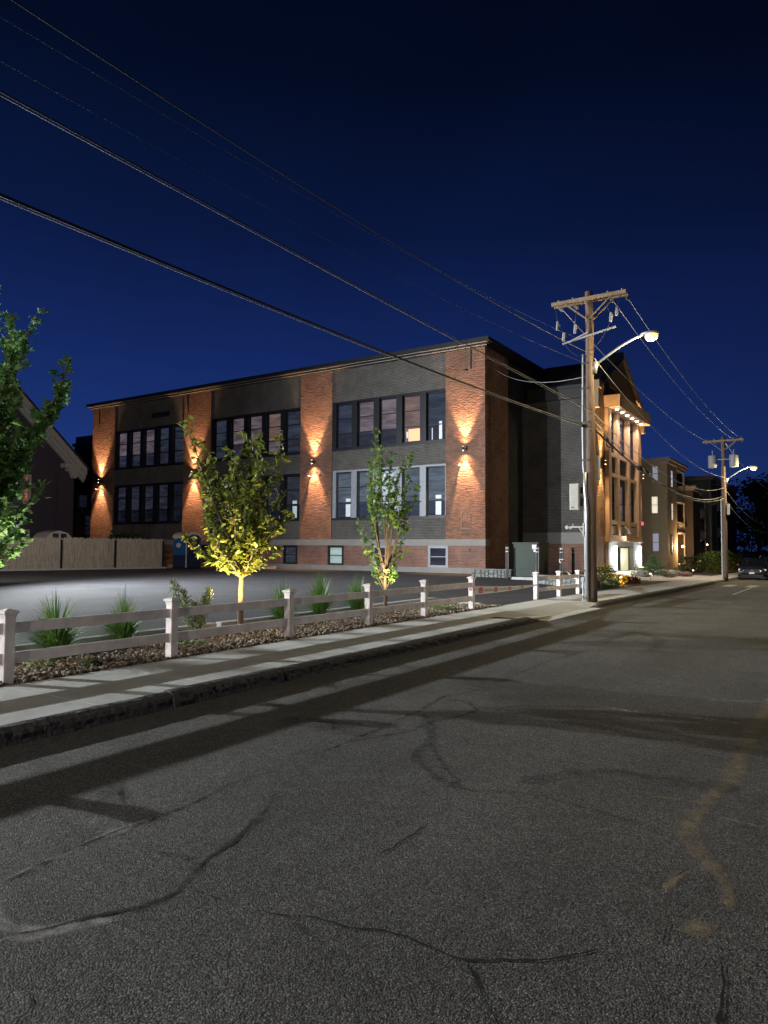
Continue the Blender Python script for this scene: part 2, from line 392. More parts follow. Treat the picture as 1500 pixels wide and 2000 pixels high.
# granite kerb: rough split blocks
def kerb(name, y0, y1, seg=None, gaps=()):
    mb = MB(); y = y0
    rnd = random.Random(3)
    while y < y1 - .05:
        L1 = min(rnd.uniform(1.7, 2.4), y1 - y)
        if seg:
            for b in gaps:
                if y < b < y + L1: L1 = b - y
        nseg = max(2, int(L1 / (.07 if y < 14 else .3)))
        dx = rnd.uniform(-.007, .007); dz = rnd.uniform(-.005, .005)
        if seg and abs(y - 5.45) < .01: dx += .012; dz += .012
        ys_ = lin(y + .004, y + L1 - .004, nseg + 1)
        prof = [(-6.515, -.12), (-6.51, .158), (-6.46, .165), (-6.40, .158), (-6.345, .125), (-6.33, .085), (-6.325, .04), (-6.31, -.02), (-6.31, -.12)]
        vs = []; fs = []; n = len(prof)
        for yy in ys_:
            drop = .12 * min(1, max(0, (yy - (y1 - .7)) / .7)) if y1 < 30 else .12 * min(1, max(0, ((y0 + .7) - yy) / .7))
            for i, (px, pz) in enumerate(prof):
                j = 0 if i in (0, n - 1) else 1
                a = rnd.gauss(0, .0025) * j
                vs.append((px + dx + (rnd.gauss(0, .006) * j if i > 2 else 0), yy, pz + dz + a + g(yy) - drop * (1 if i not in (0, n - 1) else 0)))
        for q in range(len(ys_) - 1):
            for i in range(n - 1): a = q * n + i; fs.append((a, a + 1, a + n + 1, a + n))
        fs.append(tuple(range(n))); fs.append(tuple(range(len(vs) - 1, len(vs) - n - 1, -1)))
        mb.add(vs, fs); y += L1
    return struct(mb.build(name, M['granite']))
kerb('kerb', -6, 16.9, True, (5.45,)); kerb('kerb_beyond_driveway', 21.7, 44.5)
# planting bed soil, lot kerb
mb = MB(); mb.add([(-10.1, -6, .13), (-8.3, -6, .13), (-8.3, 18.4, .13), (-10.1, 18.4, .13)], [(0, 1, 2, 3)]); struct(mb.build('planting_bed_soil', M['soil'], recalc=False))
mb = MB()
for (a, b) in ((-6, 3.2), (3.22, 6.4), (6.42, 9.72), (9.84, 12.9), (12.92, 15.9), (15.92, 18.3)):
    mb.box(-10.28, -10.1, a, b, .1, .34)
arc = [(-10.19 + .5 - .5 * math.cos(t), 18.3 + .5 * math.sin(t)) for t in lin(0, math.pi / 2, 7)] + [(-8.85, 18.8)]
for i in range(len(arc) - 1):
    z = .34 - .02 * i
    mb.bar((*arc[i], z - .12), (*arc[i + 1], z - .13), .18, .24)
struct(mb.build('lot_kerb', M['conc2'], bevel=.018))
mb = MB(); mb.prism([(-8.85, 18.7, .14), (-8.3, 18.95, .14), (-8.3, 18.4, .14), (-8.85, 18.6, .14)], (0, 0, .04)); struct(mb.build('bed_nose', M['conc2']))

# gravel: thousands of river pebbles, nobody could count
def gravel():
    import bmesh
    bm = bmesh.new(); bmesh.ops.create_icosphere(bm, subdivisions=2, radius=1); V2 = np.array([v.co[:] for v in bm.verts]); F2 = np.array([[v.index for v in f.verts] for f in bm.faces]); bm.free()
    bm = bmesh.new(); bmesh.ops.create_icosphere(bm, subdivisions=1, radius=1); V1 = np.array([v.co[:] for v in bm.verts]); F1 = np.array([[v.index for v in f.verts] for f in bm.faces]); bm.free()
    allv = []; allf = []; tone = []; off = 0
    rnd = np.random.RandomState(5)
    y = 1.5
    for i in range(13500):
        x = rnd.uniform(-10.08, -8.31); y = rnd.uniform(1.5, 18.9)
        if y > 18.3 and x < -9.3: continue
        if x < -9.6 and rnd.rand() < .35: continue      # soil shows under the plants
        V, F = (V1, F1)
        s = rnd.uniform(.016, .04) * (1.25 if rnd.rand() < .15 else 1)
        sc = np.array([s * rnd.uniform(.9, 1.4), s * rnd.uniform(.7, 1.1), s * rnd.uniform(.45, .8)])
        A = np.array(Matrix.Rotation(rnd.uniform(0, 6.28), 3, 'Z') @ Matrix.Rotation(rnd.uniform(-.5, .5), 3, 'X') @ Matrix.Rotation(rnd.uniform(-.4, .4), 3, 'Y'))
        P = (V * sc) * (1 + rnd.uniform(-.12, .12, (len(V), 1)))
        P = P @ A.T + np.array([x, y, .13 + sc[2] * .6 + rnd.uniform(0, .035)])
        allv.append(P); allf.append(F + off); off += len(V); tone += [rnd.rand()] * len(V)
    v = np.concatenate(allv); f = np.concatenate(allf)
    me = bpy.data.meshes.new('gravel'); me.from_pydata(v.tolist(), [], f.tolist())
    a = me.attributes.new('tone', 'FLOAT', 'POINT'); a.data.foreach_set('value', tone)
    me.polygons.foreach_set('use_smooth', [True] * len(me.polygons)); me.materials.append(M['pebble'])
    o = bpy.data.objects.new('gravel', me); COL.objects.link(o)
    tag(o, 'bed of tan and brown river pebbles behind the white fence', 'gravel', kind='stuff')
gravel()

# cracks, stains and faint dark bands on the road
def ribbon(name, pts, w, m, seed=0, jit=.5, z=.003, fine=.05):
    rnd = random.Random(seed); P = [Vector((x, y, 0)) for x, y in pts]; q = []
    for i in range(len(P) - 1):
        n = max(1, int((P[i + 1] - P[i]).length / fine))
        for k in range(n): q.append(P[i].lerp(P[i + 1], k / n))
    q.append(P[-1])
    for it in range(2):
        q = [q[0]] + [(q[i - 1] + q[i] * 2 + q[i + 1]) / 4 for i in range(1, len(q) - 1)] + [q[-1]]
    wand = 0; vs = []; uv = []; n = len(q)
    for i, p in enumerate(q):
        d = (q[min(i + 1, n - 1)] - q[max(i - 1, 0)]).normalized(); s = Vector((-d.y, d.x, 0))
        wand = wand * .8 + rnd.gauss(0, .011) * jit
        ww = w * (.35 + 1.1 * abs(rnd.gauss(.5, .3)))
        if jit > .3: ww *= max(.12, .62 + .55 * math.sin(i * .11 + seed * 2.1) * math.sin(i * .037 + seed) + rnd.gauss(0, .25)); wand += rnd.gauss(0, .004)
        if i in (0, n - 1): ww *= .1
        c = p + s * wand
        zz = z + g(p.y)
        vs += [(c.x - s.x * ww / 2, c.y - s.y * ww / 2, zz), (c.x + s.x * ww / 2, c.y + s.y * ww / 2, zz)]; uv += [0, 1]
    mb = MB(); mb.v = vs; mb.f = [(2 * i, 2 * i + 1, 2 * i + 3, 2 * i + 2) for i in range(n - 1)]
    o = mb.build(name, m, recalc=False)
    a = o.data.attributes.new('across', 'FLOAT', 'POINT'); a.data.foreach_set('value', uv)
    return struct(o)
def stain_mat(name, col, strength, rough=.85):
    m, nt, N, L, P = newmat(name)
    P.inputs['Base Color'].default_value = (*col, 1); P.inputs['Roughness'].default_value = rough
    at = N.new('ShaderNodeAttribute'); at.attribute_name = 'across'
    a = nd(N, 'ShaderNodeMath', operation='SUBTRACT'); L.new(at.outputs['Fac'], a.inputs[0]); a.inputs[1].default_value = .5
    b = nd(N, 'ShaderNodeMath', operation='ABSOLUTE'); L.new(a.outputs[0], b.inputs[0])
    r = nd(N, 'ShaderNodeMapRange', interpolation_type='SMOOTHSTEP'); r.inputs['From Min'].default_value = .5; r.inputs['From Max'].default_value = .1; L.new(b.outputs[0], r.inputs['Value'])
    ge = N.new('ShaderNodeNewGeometry')
    n1 = nd(N, 'ShaderNodeTexNoise', i_Scale=9, i_Detail=6, i_Roughness=.75); L.new(ge.outputs['Position'], n1.inputs['Vector'])
    r1 = nd(N, 'ShaderNodeMapRange'); r1.inputs['From Min'].default_value = .32; r1.inputs['From Max'].default_value = .62; L.new(n1.outputs['Fac'], r1.inputs['Value'])
    v = nd(N, 'ShaderNodeTexVoronoi', i_Scale=88); L.new(ge.outputs['Position'], v.inputs['Vector'])
    r2 = nd(N, 'ShaderNodeMapRange'); r2.inputs['From Min'].default_value = .2; r2.inputs['From Max'].default_value = .6
    r2.inputs['To Min'].default_value = .45; L.new(v.outputs['Distance'], r2.inputs['Value'])
    k = r.outputs[0]
    for x in (r1, r2):
        q = nd(N, 'ShaderNodeMath', operation='MULTIPLY'); L.new(k, q.inputs[0]); L.new(x.outputs[0], q.inputs[1]); k = q.outputs[0]
    q = nd(N, 'ShaderNodeMath', operation='MULTIPLY'); L.new(k, q.inputs[0]); q.inputs[1].default_value = strength
    L.new(q.outputs[0], P.inputs['Alpha'])
    return m
M['st_dark'] = stain_mat('tar_stain', (.028, .028, .03), .6)
M['st_tan'] = stain_mat('sand_stain', (.34, .27, .17), .95)
M['st_pale'] = stain_mat('pale_dust_line', (.45, .45, .42), .9)
M['st_soft'] = stain_mat('soft_dark_band', (.03, .03, .03), .45)  # broad, faint, soft-edged darkening of the asphalt
#CRACKS#
ribbon('road_crack', [(-3.82, 2.15), (-3.88, 2.51), (-3.89, 2.73), (-3.9, 3.01), (-3.88, 3.24), (-3.89, 3.61), (-3.95, 3.97), (-3.88, 4.41), (-3.9, 4.82), (-3.91, 5.39), (-3.92, 6.06), (-3.98, 6.83), (-4.13, 7.7), (-3.92, 8.33), (-3.99, 9.47), (-4.02, 11.11), (-3.85, 12.62), (-3.91, 14.48), (-3.92, 16.66), (-3.95, 19.49), (-3.98, 23.32)], 0.0146, M['crack'], 0, 0.5, 0.004, 0.05)
ribbon('road_stain', [(-3.82, 2.15), (-3.84, 2.33), (-3.87, 2.5), (-3.88, 2.72), (-3.91, 2.94), (-3.88, 3.2)], 0.0960, M['st_pale'], 1, 0.12, 0.00203, 0.08)
ribbon('road_crack', [(-3.88, 4.41), (-3.6, 4.09), (-3.43, 3.88), (-3.3, 3.57), (-3.18, 3.21), (-3.15, 2.97), (-3.04, 2.77)], 0.0162, M['crack'], 2, 0.5, 0.004, 0.05)
ribbon('road_stain', [(-3.3, 3.68), (-3.2, 3.31), (-3.13, 2.95), (-3.03, 2.76), (-2.94, 2.63), (-2.93, 2.49), (-2.99, 2.29)], 0.1040, M['st_dark'], 3, 0.12, 0.00209, 0.08)
ribbon('road_stain', [(-3.45, 2.85), (-3.29, 2.9), (-3.14, 2.94)], 0.0960, M['st_dark'], 4, 0.12, 0.00212, 0.08)
ribbon('road_crack', [(-2.94, 2.63), (-2.97, 2.45), (-3.07, 2.26), (-3.19, 2.04), (-3.29, 1.9)], 0.0162, M['crack'], 5, 0.5, 0.004, 0.05)
ribbon('road_stain', [(-2.99, 2.29), (-3.08, 2.1), (-3.19, 1.94), (-3.27, 1.84)], 0.1280, M['st_pale'], 6, 0.12, 0.00218, 0.08)
ribbon('road_stain', [(-3.07, 2.18), (-3.19, 2.02), (-3.31, 1.9), (-3.44, 1.93), (-3.67, 2.01)], 0.1120, M['st_pale'], 7, 0.12, 0.00221, 0.08)
ribbon('road_crack', [(-2.91, 2.65), (-2.75, 2.66), (-2.54, 2.63), (-2.34, 2.71), (-2.21, 2.8), (-2.05, 2.8), (-1.86, 2.89), (-1.75, 2.89), (-1.61, 2.88), (-1.42, 2.85), (-1.3, 2.96), (-1.17, 3.06), (-1.05, 3.16), (-0.96, 3.29)], 0.0194, M['crack'], 8, 0.5, 0.004, 0.05)
ribbon('road_crack', [(-1.42, 2.85), (-1.31, 2.76), (-1.24, 2.67), (-1.13, 2.58), (-1.08, 2.51)], 0.0178, M['crack'], 9, 0.5, 0.004, 0.05)
ribbon('road_stain', [(-2.3, 2.7), (-2.17, 2.69), (-2.0, 2.63)], 0.0800, M['st_dark'], 10, 0.12, 0.0023, 0.08)
ribbon('road_stain', [(-3.89, 5.41), (-3.74, 5.79), (-3.61, 6.04), (-3.64, 6.51), (-3.5, 6.87), (-3.45, 7.25), (-3.75, 7.62), (-4.07, 7.57)], 0.1120, M['st_dark'], 11, 0.12, 0.00233, 0.08)
ribbon('road_stain', [(-3.88, 6.75), (-3.64, 6.51), (-3.29, 5.92), (-3.19, 5.39), (-2.86, 5.1), (-2.56, 4.86), (-2.3, 4.87)], 0.1600, M['st_dark'], 12, 0.12, 0.00236, 0.08)
ribbon('road_stain', [(-3.26, 5.83), (-2.79, 5.23), (-2.48, 4.91)], 0.0800, M['st_dark'], 13, 0.12, 0.00239, 0.08)
ribbon('road_crack', [(-2.56, 4.86), (-2.37, 4.47), (-2.3, 4.04), (-2.31, 3.75), (-2.34, 3.57)], 0.0130, M['crack'], 14, 0.5, 0.004, 0.05)
ribbon('road_stain', [(-3.51, 7.39), (-2.98, 7.82), (-2.37, 8.21)], 0.0960, M['st_dark'], 15, 0.12, 0.00245, 0.08)
ribbon('road_stain', [(-2.37, 8.21), (-1.94, 8.17), (-1.58, 8.24), (-1.25, 8.27), (-0.89, 8.25)], 0.1120, M['st_pale'], 16, 0.12, 0.00248, 0.08)
ribbon('road_stain', [(-1.44, 9.34), (-1.12, 9.45), (-0.81, 9.57)], 0.1120, M['st_pale'], 17, 0.12, 0.00251, 0.08)
ribbon('road_stain', [(-0.79, 10.0), (-0.79, 8.72), (-0.81, 7.94), (-0.8, 7.01), (-0.79, 6.27), (-0.86, 5.73), (-0.87, 5.48)], 0.2108, M['st_tan'], 18, 0.12, 0.00254, 0.08)
ribbon('road_stain', [(-0.87, 5.48), (-0.9, 5.07), (-0.83, 4.73), (-0.7, 4.48), (-0.59, 4.37), (-0.52, 3.99)], 0.1612, M['st_tan'], 19, 0.12, 0.0025700000000000002, 0.08)
ribbon('road_stain', [(-1.32, 5.46), (-1.1, 5.51), (-0.88, 5.53)], 0.0620, M['st_tan'], 20, 0.12, 0.0026, 0.08)
ribbon('road_stain', [(-1.12, 4.88), (-1.0, 4.85), (-0.88, 4.87)], 0.0558, M['st_tan'], 21, 0.12, 0.00263, 0.08)
ribbon('road_stain', [(-2.3, 4.89), (-1.97, 5.05), (-1.53, 4.98), (-1.12, 4.88)], 0.09, M['st_soft'], 22, 0.12, 0.00266, 0.08)
ribbon('road_stain', [(-0.77, 4.38), (-0.84, 4.2), (-0.83, 4.0)], 0.0992, M['st_tan'], 23, 0.12, 0.00269, 0.08)
ribbon('road_stain', [(-0.69, 3.82), (-0.62, 3.7), (-0.57, 3.63)], 0.1240, M['st_tan'], 24, 0.12, 0.00272, 0.08)
ribbon('road_crack', [(-0.77, 4.38), (-0.81, 4.3), (-0.84, 4.2)], 0.0113, M['crack'], 25, 0.5, 0.004, 0.05)
ribbon('road_crack', [(-0.74, 3.84), (-0.76, 3.66), (-0.73, 3.47)], 0.0130, M['crack'], 26, 0.5, 0.004, 0.05)
ribbon('road_crack', [(-0.5, 3.5), (-0.47, 3.28), (-0.46, 3.13), (-0.44, 3.01)], 0.0113, M['crack'], 27, 0.5, 0.004, 0.05)
ribbon('road_crack', [(-0.89, 5.29), (-0.77, 5.32)], 0.0130, M['crack'], 28, 0.5, 0.004, 0.05)
ribbon('road_stain', [(-0.77, 5.31), (-0.66, 5.3), (-0.46, 5.28)], 0.0800, M['st_pale'], 29, 0.12, 0.00287, 0.08)
ribbon('road_stain', [(-2.15, 5.2), (-1.92, 5.58), (-1.61, 5.94), (-1.1, 5.91), (-0.69, 6.05)], 0.3, M['st_soft'], 30, 0.12, 0.0029, 0.08)
ribbon('road_stain', [(-5.01, 5.84), (-4.62, 5.71), (-4.32, 5.74), (-4.25, 6.09)], 0.5, M['st_soft'], 31, 0.12, 0.0029300000000000003, 0.08)
ribbon('road_stain', [(-4.59, 3.23), (-4.39, 3.3), (-4.41, 3.44)], 0.5, M['st_soft'], 32, 0.12, 0.00296, 0.08)
ribbon('road_stain', [(-4.03, 14.2), (-3.76, 15.95), (-3.11, 14.85), (-2.88, 12.93)], 0.4, M['st_soft'], 33, 0.12, 0.00299, 0.08)
ribbon('road_stain', [(-3.93, 14.56), (-3.5, 15.27), (-3.16, 14.63)], 0.0800, M['st_pale'], 34, 0.12, 0.00302, 0.08)
ribbon('road_stain', [(-3.95, 14.26), (-3.29, 14.35), (-2.49, 14.56), (-1.23, 14.78)], 0.0800, M['st_pale'], 35, 0.12, 0.0030499999999999998, 0.08)
ribbon('road_crack', [(-2.6, 1.48), (-2.73, 1.67), (-2.86, 1.7)], 0.0113, M['crack'], 36, 0.5, 0.004, 0.05)
#ENDCRACKS#

# road paint: crosswalk bars, parking tee lines
for (x0, x1, y0, y1) in ((-5.9, -5.4, 38.8, 41.6), (-5.0, -4.4, 38.8, 42), (-3.9, -3.2, 39, 42.4), (-2.6, -1.9, 39, 42.4), (-1.3, -.6, 39, 42.4)):
    pass
def crackline(): pass
mb = MB()
for i, x in enumerate((-5.6, -4.5, -3.4, -2.3, -1.2, -.1, 1.0, 2.1)):
    y0, y1 = 41.6, 44.2
    mb.add([(x, y0, g(y0) + .004), (x + .5, y0, g(y0) + .004), (x + .5, y1, g(y1) + .004), (x, y1, g(y1) + .004)], [(0, 1, 2, 3)])
struct(mb.build('crosswalk', M['paintw'], recalc=False))
mb = MB()
for pts in (((-4.0, 33), (-4.1, 41.3)), ((-4.1, 33), (-1.4, 32.8)), ((-4.05, 27), (-3.3, 27)), ):
    (a, b), (c, d) = pts; n = 8; dd = Vector((c - a, d - b)).normalized(); s = Vector((-dd.y, dd.x)) * .05
    for i in range(n):
        xa, ya = a + (c - a) * i / n, b + (d - b) * i / n; xb, yb = a + (c - a) * (i + .97) / n, b + (d - b) * (i + .97) / n
        mb.add([(xa - s.x, ya - s.y, g(ya) + .004), (xa + s.x, ya + s.y, g(ya) + .004), (xb + s.x, yb + s.y, g(yb) + .004), (xb - s.x, yb - s.y, g(yb) + .004)], [(0, 1, 2, 3)])
struct(mb.build('parking_line', M['paintw'], recalc=False))
# side yard lawn beyond the school
sheet('entrance_path', lin(-14.1, -8.32, 5), lin(42.6, 46.4, 4) + lin(52, 57, 3), lambda x, y: hl(x, y) + .006, M['conc'])
sheet('garden_bed_soil', lin(-12.5, -8.4, 4), lin(33.0, 42, 5), lambda x, y: hl(x, y) + .012, M['soil'])
sheet('lawn', lin(-13.3, -8.4, 4), lin(57.2, 110, 12), lambda x, y: hl(x, y) + .01, M['soil'])

# ------------------------------------------------------------------ school building
Y0 = 41.3
SB = thing('school_building', 'long two storey brick school block with black framed windows and lit orange piers', 'building', (-19.15, Y0, .15))
def part(mb, name, m, par=SB, **k): return mb.build(name, m, par, **k)
part(MB().box(-59.9, -19.6, 42.0, 60, .1, 15.0), 'wall', M['trim'])
b = MB(); b.box(-19.6, -19.15, 41.9, 45, .1, 14.75); part(b, 'side_wall', M['brick'])
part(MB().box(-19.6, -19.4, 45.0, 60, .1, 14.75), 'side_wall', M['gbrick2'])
part(MB().box(-68.5, -59.9, 45, 58, .1, 12.3), 'rear_wing', M['brick'])
part(MB().box(-68.6, -59.9, 44.8, 58.2, 12.3, 12.6).box(-68.3, -59.9, 45.0, 58, 12.6, 13.3), 'rear_parapet', M['cornice'])
PX = [(-60.0, -56.7), (-47.3, -44.05), (-34.4, -31.4), (-22.0, -19.15)]
for (a, c) in PX: part(MB().box(a, c, Y0, 42.0, 1.93 + .42, 14.75), 'pilaster', M['brick'])
bays = [(-56.7, -47.3), (-44.05, -34.4), (-31.4, -22.0)]
for (a, c) in bays:
    for (z0, z1) in ((12.38, 14.75), (7.36, 8.78), (2.35, 3.74)):
        part(MB().box(a, c, Y0 + .07, 42.0, z0, z1), 'spandrel', M['gbrick'])
    for (z0, z1) in ((8.78, 8.97), (3.74, 3.9)):
        part(MB().box(a + .01, c - .01, Y0 - .03, 42.0, z0, z1), 'window_sill', M['trim'])
part(MB().box(-60.05, -19.12, Y0 - .04, 42.0, 1.93, 2.35), 'belt_course', M['belt'])
part(MB().box(-60.1, -19.05, Y0 - .10, 42.0, .05, .50), 'foundation', M['belt'])
# basement wall between small windows
bw = [(-44.8, -42.6, 'g_dark'), (-40.6, -39.0, 'g_dark'), (-35.95, -34.55, 'g_blue'), (-31.7, -30.25, 'g_base'), (-27.75, -26.3, 'g_dim'), (-23.3, -21.8, 'g_dim'), (-53, -51.4, 'g_dark')]
bw.sort(); x = -60.0
for (a, c, _) in bw: part(MB().box(x, a, Y0, 42.0, .50, 1.93), 'basement_wall', M['brickb']); x = c
part(MB().box(x, -19.15, Y0, 42.0, .50, 1.93), 'basement_wall', M['brickb'])
def win_unit(x0, x1, z0, z1, gm, y=Y0 + .3, fr='trim', rails=(1 / 3., 2 / 3.), t=.07, parent=SB, name='window', extra=None):
    b = MB(); d = .10
    b.box(x0, x0 + t, y, y + d, z0, z1).box(x1 - t, x1, y, y + d, z0, z1)
    b.box(x0 + t, x1 - t, y, y + d, z1 - t, z1).box(x0 + t, x1 - t, y, y + d, z0, z0 + t)
    for r in rails: zz = z0 + (z1 - z0) * r; b.box(x0 + t, x1 - t, y + .01, y + d - .01, zz - .035, zz + .035)
    w = part(b, name, M[fr], parent)
    zs = [z0 + t] + [z0 + (z1 - z0) * r for r in rails] + [z1 - t]
    gl = gm if isinstance(gm, (list, tuple)) else [gm] * (len(zs) - 1)
    groups = {}
    for i in range(len(zs) - 1): groups.setdefault(gl[i], MB()).box(x0 + t, x1 - t, y + .045, y + .055, zs[i] + .02, zs[i + 1] - .02)
    for k, mbb in groups.items(): part(mbb, 'pane', M[k], w)
    return w
random.seed(11)
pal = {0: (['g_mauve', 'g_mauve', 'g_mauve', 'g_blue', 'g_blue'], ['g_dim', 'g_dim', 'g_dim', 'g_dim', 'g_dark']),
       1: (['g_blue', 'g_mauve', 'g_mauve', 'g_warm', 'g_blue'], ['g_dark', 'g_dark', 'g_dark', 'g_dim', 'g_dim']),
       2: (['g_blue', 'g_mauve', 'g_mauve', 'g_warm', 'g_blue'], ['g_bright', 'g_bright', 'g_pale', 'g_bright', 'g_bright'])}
for bi, (a, c) in enumerate(bays):
    pitch = (c - a) / 5
    for fi, (z0, z1) in enumerate(((8.97, 12.38), (3.9, 7.36))):
        fb = MB()
        # head, jambs and the deep black mullions between the sashes
        fb.box(a, c, Y0 + .1, 42.0, z1 - .12, z1 - .001)
        fb.box(a + .001, a + .3, Y0 + .12, 42.0, z0, z1 - .12)
        fb.box(c - .1, c - .001, Y0 + .12, 42.0, z0, z1 - .12)
        xs = []
        ww = (c - a - .4 - 4 * .47) / 5
        x = a + .3
        for k in range(5):
            xs.append((x, x + ww)); x += ww
            if k < 4: fb.box(x, x + .47, Y0 + .05, 42.0, z0, z1 - .12); x += .47
        part(fb, 'mullion_frame', M['greytrim'] if (bi == 2 and fi == 1) else M['trim'])  # grey in the lower right bay paints its mullions as lit
        for k, (u, v) in enumerate(xs):
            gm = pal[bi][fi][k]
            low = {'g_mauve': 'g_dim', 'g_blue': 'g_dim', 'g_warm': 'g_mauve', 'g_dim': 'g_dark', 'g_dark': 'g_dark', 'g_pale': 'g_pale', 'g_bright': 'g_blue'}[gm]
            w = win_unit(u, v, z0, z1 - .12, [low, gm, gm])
            yb = Y0 + .36
            if bi == 2 and fi == 0 and k == 3:
                w2 = part(MB().box(u + .35, v - .08, yb - .02, yb - .012, z0 + .12, z0 + .95), 'lit_interior', M['lit_or'], w)
                part(MB().box(u + .18, u + .32, yb - .02, yb - .012, z0 + .35, z0 + .8), 'interior_board', M['paper'], w)
            if bi == 2 and fi == 0 and k == 4: part(MB().box(u + .85, u + 1.08, yb - .02, yb - .012, z0 + .1, z0 + 1.3).box(u + .3, u + .36, yb - .02, yb - .012, z0 + .1, z0 + .9), 'interior_board', M['paper'], w)
            if fi == 1 and ((bi == 2 and k in (0, 4)) or (bi == 1 and k == 4)):
                o_ = .75 if k == 0 else .6
                part(MB().box(u + o_, min(v - .09, u + o_ + .42), yb - .02, yb - .012, z0 + .1, z0 + 1.0).box(u + o_, min(v - .09, u + o_ + .42), yb - .02, yb - .012, z0 + 1.18, z0 + 1.42), 'interior_board', M['paper'], w)
for (a, c, gm) in bw:
    fr = 'greytrim' if a > -28 else 'trim'
    b = MB(); y = Y0 - .02
    b.box(a, a + .17, y, 42.0, .50, 1.93).box(c - .17, c, y, 42.0, .50, 1.93).box(a + .17, c - .17, y, 42.0, 1.76, 1.93).box(a + .17, c - .17, y, 42.0, .50, .64)
    f = part(b, 'basement_window', M[fr])
    part(MB().box(a + .17, c - .17, Y0 + .1, Y0 + .115, .64, 1.76), 'pane', M[gm], f)
    part(MB().box(a + .17, c - .17, Y0 + .07, Y0 + .1, 1.17, 1.23), 'sash_rail', M[fr], f)
# vent grille, cornice with thin lit beads, drain conduits
b = MB(); b.box(-51.6, -49.2, Y0 + .05, Y0 + .075, 13.15, 13.6); part(b, 'vent_grille', M['cornice'])
b = MB()
b.box(-60.45, -18.7, Y0 - .48, 61, 15.0, 15.25).box(-60.3, -18.85, Y0 - .34, 60.8, 14.9, 15.0).box(-60.15, -19.0, Y0 - .18, 60.5, 14.75, 14.9)
part(b, 'cornice', M['cornice'])
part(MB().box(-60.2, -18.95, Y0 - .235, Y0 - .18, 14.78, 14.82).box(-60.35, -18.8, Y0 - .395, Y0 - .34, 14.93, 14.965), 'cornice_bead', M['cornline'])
part(MB().prism([(-60, 43, 15.25), (-20, 43, 15.25), (-24, 50, 15.9), (-56, 50, 15.9)], (0, 8, 0)), 'roof', M['roofm'])
for xx, zz in ((-46.8, 13.2), (-59.0, 13.3)): part(MB().box(xx, xx + .1, Y0 - .07, Y0 - .001, zz, 14.7), 'drain_pipe', M['dmetal'])
part(MB().box(-20.6, -20.4, Y0 - .18, Y0 - .001, 13.3, 13.42).box(-20.2, -20.1, Y0 - .06, Y0 - .001, 13.4, 14.7), 'roof_bracket', M['dmetal'])
part(MB().box(-20.35, -20.2, Y0 - .06, Y0 - .001, 1.55, 1.72), 'outlet_box', M['dmetal'])
WARM = (1, .56, .27)
def sconce(parent, x, y, z, nrm, power=4200, col=WARM, spread=56):
    n = Vector(nrm); c = Vector((x, y, z)) + n * .33; t = Vector((-n.y, n.x, 0))
    b = MB(); b.tube([c - Vector((0, 0, .13)), c + Vector((0, 0, .13))], .055, 12); b.bar(Vector((x, y, z)), c, .04, .05); b.bar(Vector((x, y, z)), Vector((x, y, z)) + n * .02, .12, .2)
    s = part(b, 'wall_lamp', M['sconce'], parent, smooth=False)
    part(MB().tube([c + Vector((0, 0, -.136)), c + Vector((0, 0, -.131))], .042, 12), 'lamp_lens', M['bulbw'], s)
    part(MB().tube([c + Vector((0, 0, .131)), c + Vector((0, 0, .136))], .042, 12), 'lamp_lens', M['bulbw'], s)
    for sg in (1, -1):
        p = c + Vector((0, 0, .16 * sg))
        light('SPOT', 'wall_lamp_light', p, power * (1 if sg > 0 else .8), col, s, aim=p + Vector((0, 0, sg)) - n * .02, size=.03, angle=spread, blend=.55)
        light('SPOT', 'wall_lamp_spill', p, power * .10, col, s, aim=p + Vector((0, 0, sg)) - n * .1, size=.03, angle=115, blend=1)
for (x, z) in ((-58.5, 7.85), (-45.9, 7.95), (-33.0, 8.1), (-20.55, 8.2)): sconce(SB, x, Y0, z, (0, -1, 0))
for (x, z) in ((-33.4, 7.05), (-32.45, 7.15), (-20.95, 7.15), (-59.0, 7.1)):
    b = MB(); b.bar((x, Y0, z), (x + .05, Y0 - .16, z), .06, .05).sphere((x + .07, Y0 - .24, z - .02), .09)
    part(b, 'security_camera', M['beige'])
# raised brick emblem low on the corner pier
b = MB()
for (u0, u1, z0, z1) in ((-20.85, -20.75, 3.0, 4.1), (-20.25, -20.15, 3.0, 4.1), (-20.75, -20.25, 3.5, 3.6), (-20.75, -20.25, 3.0, 3.08), (-20.6, -20.4, 3.62, 4.0)):
    b.box(u0, u1, Y0 - .025, Y0 - .001, z0, z1)
part(b, 'brick_emblem', M['brickb'])

# entrance block --------------------------------------------------
EX = -14.1; EY0, EY1 = 48.2, 61.0
EB = thing('entrance_building', 'gabled school entrance block with tan portal and white lights, facing the street', 'building', (EX, 54, -.1))
def ep(mb, name, m, par=EB, **k): return mb.build(name, m, par, **k)
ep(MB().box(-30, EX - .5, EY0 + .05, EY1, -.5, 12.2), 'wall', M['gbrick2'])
ep(MB().box(-19.55, EX - .5, EY0, EY0 + .049, 2.9, 12.2), 'side_wall', M['gbrick'])
ep(MB().box(-19.55, EX - .5, EY0 - .03, EY0 + .049, 2.12, 2.9), 'belt_course', M['belt'])
ep(MB().box(-19.55, EX - .5, EY0, EY0 + .049, -.5, 2.12), 'side_wall_base', M['brickb'])
ep(MB().box(-19.0, EX + .3, EY0 - .35, EY0 + .05, 12.9, 13.1).box(-19.0, EX + .15, EY0 - .2, EY0 + .05, 12.2, 12.9), 'cornice', M['cornice'])
ep(MB().box(EX - .5, EX, EY0, 50.3, -.5, 13.1), 'front_wall', M['tanbrick'])
ep(MB().box(EX - .5, EX, 59.5, EY1, -.5, 13.1), 'front_wall', M['tanbrick'])
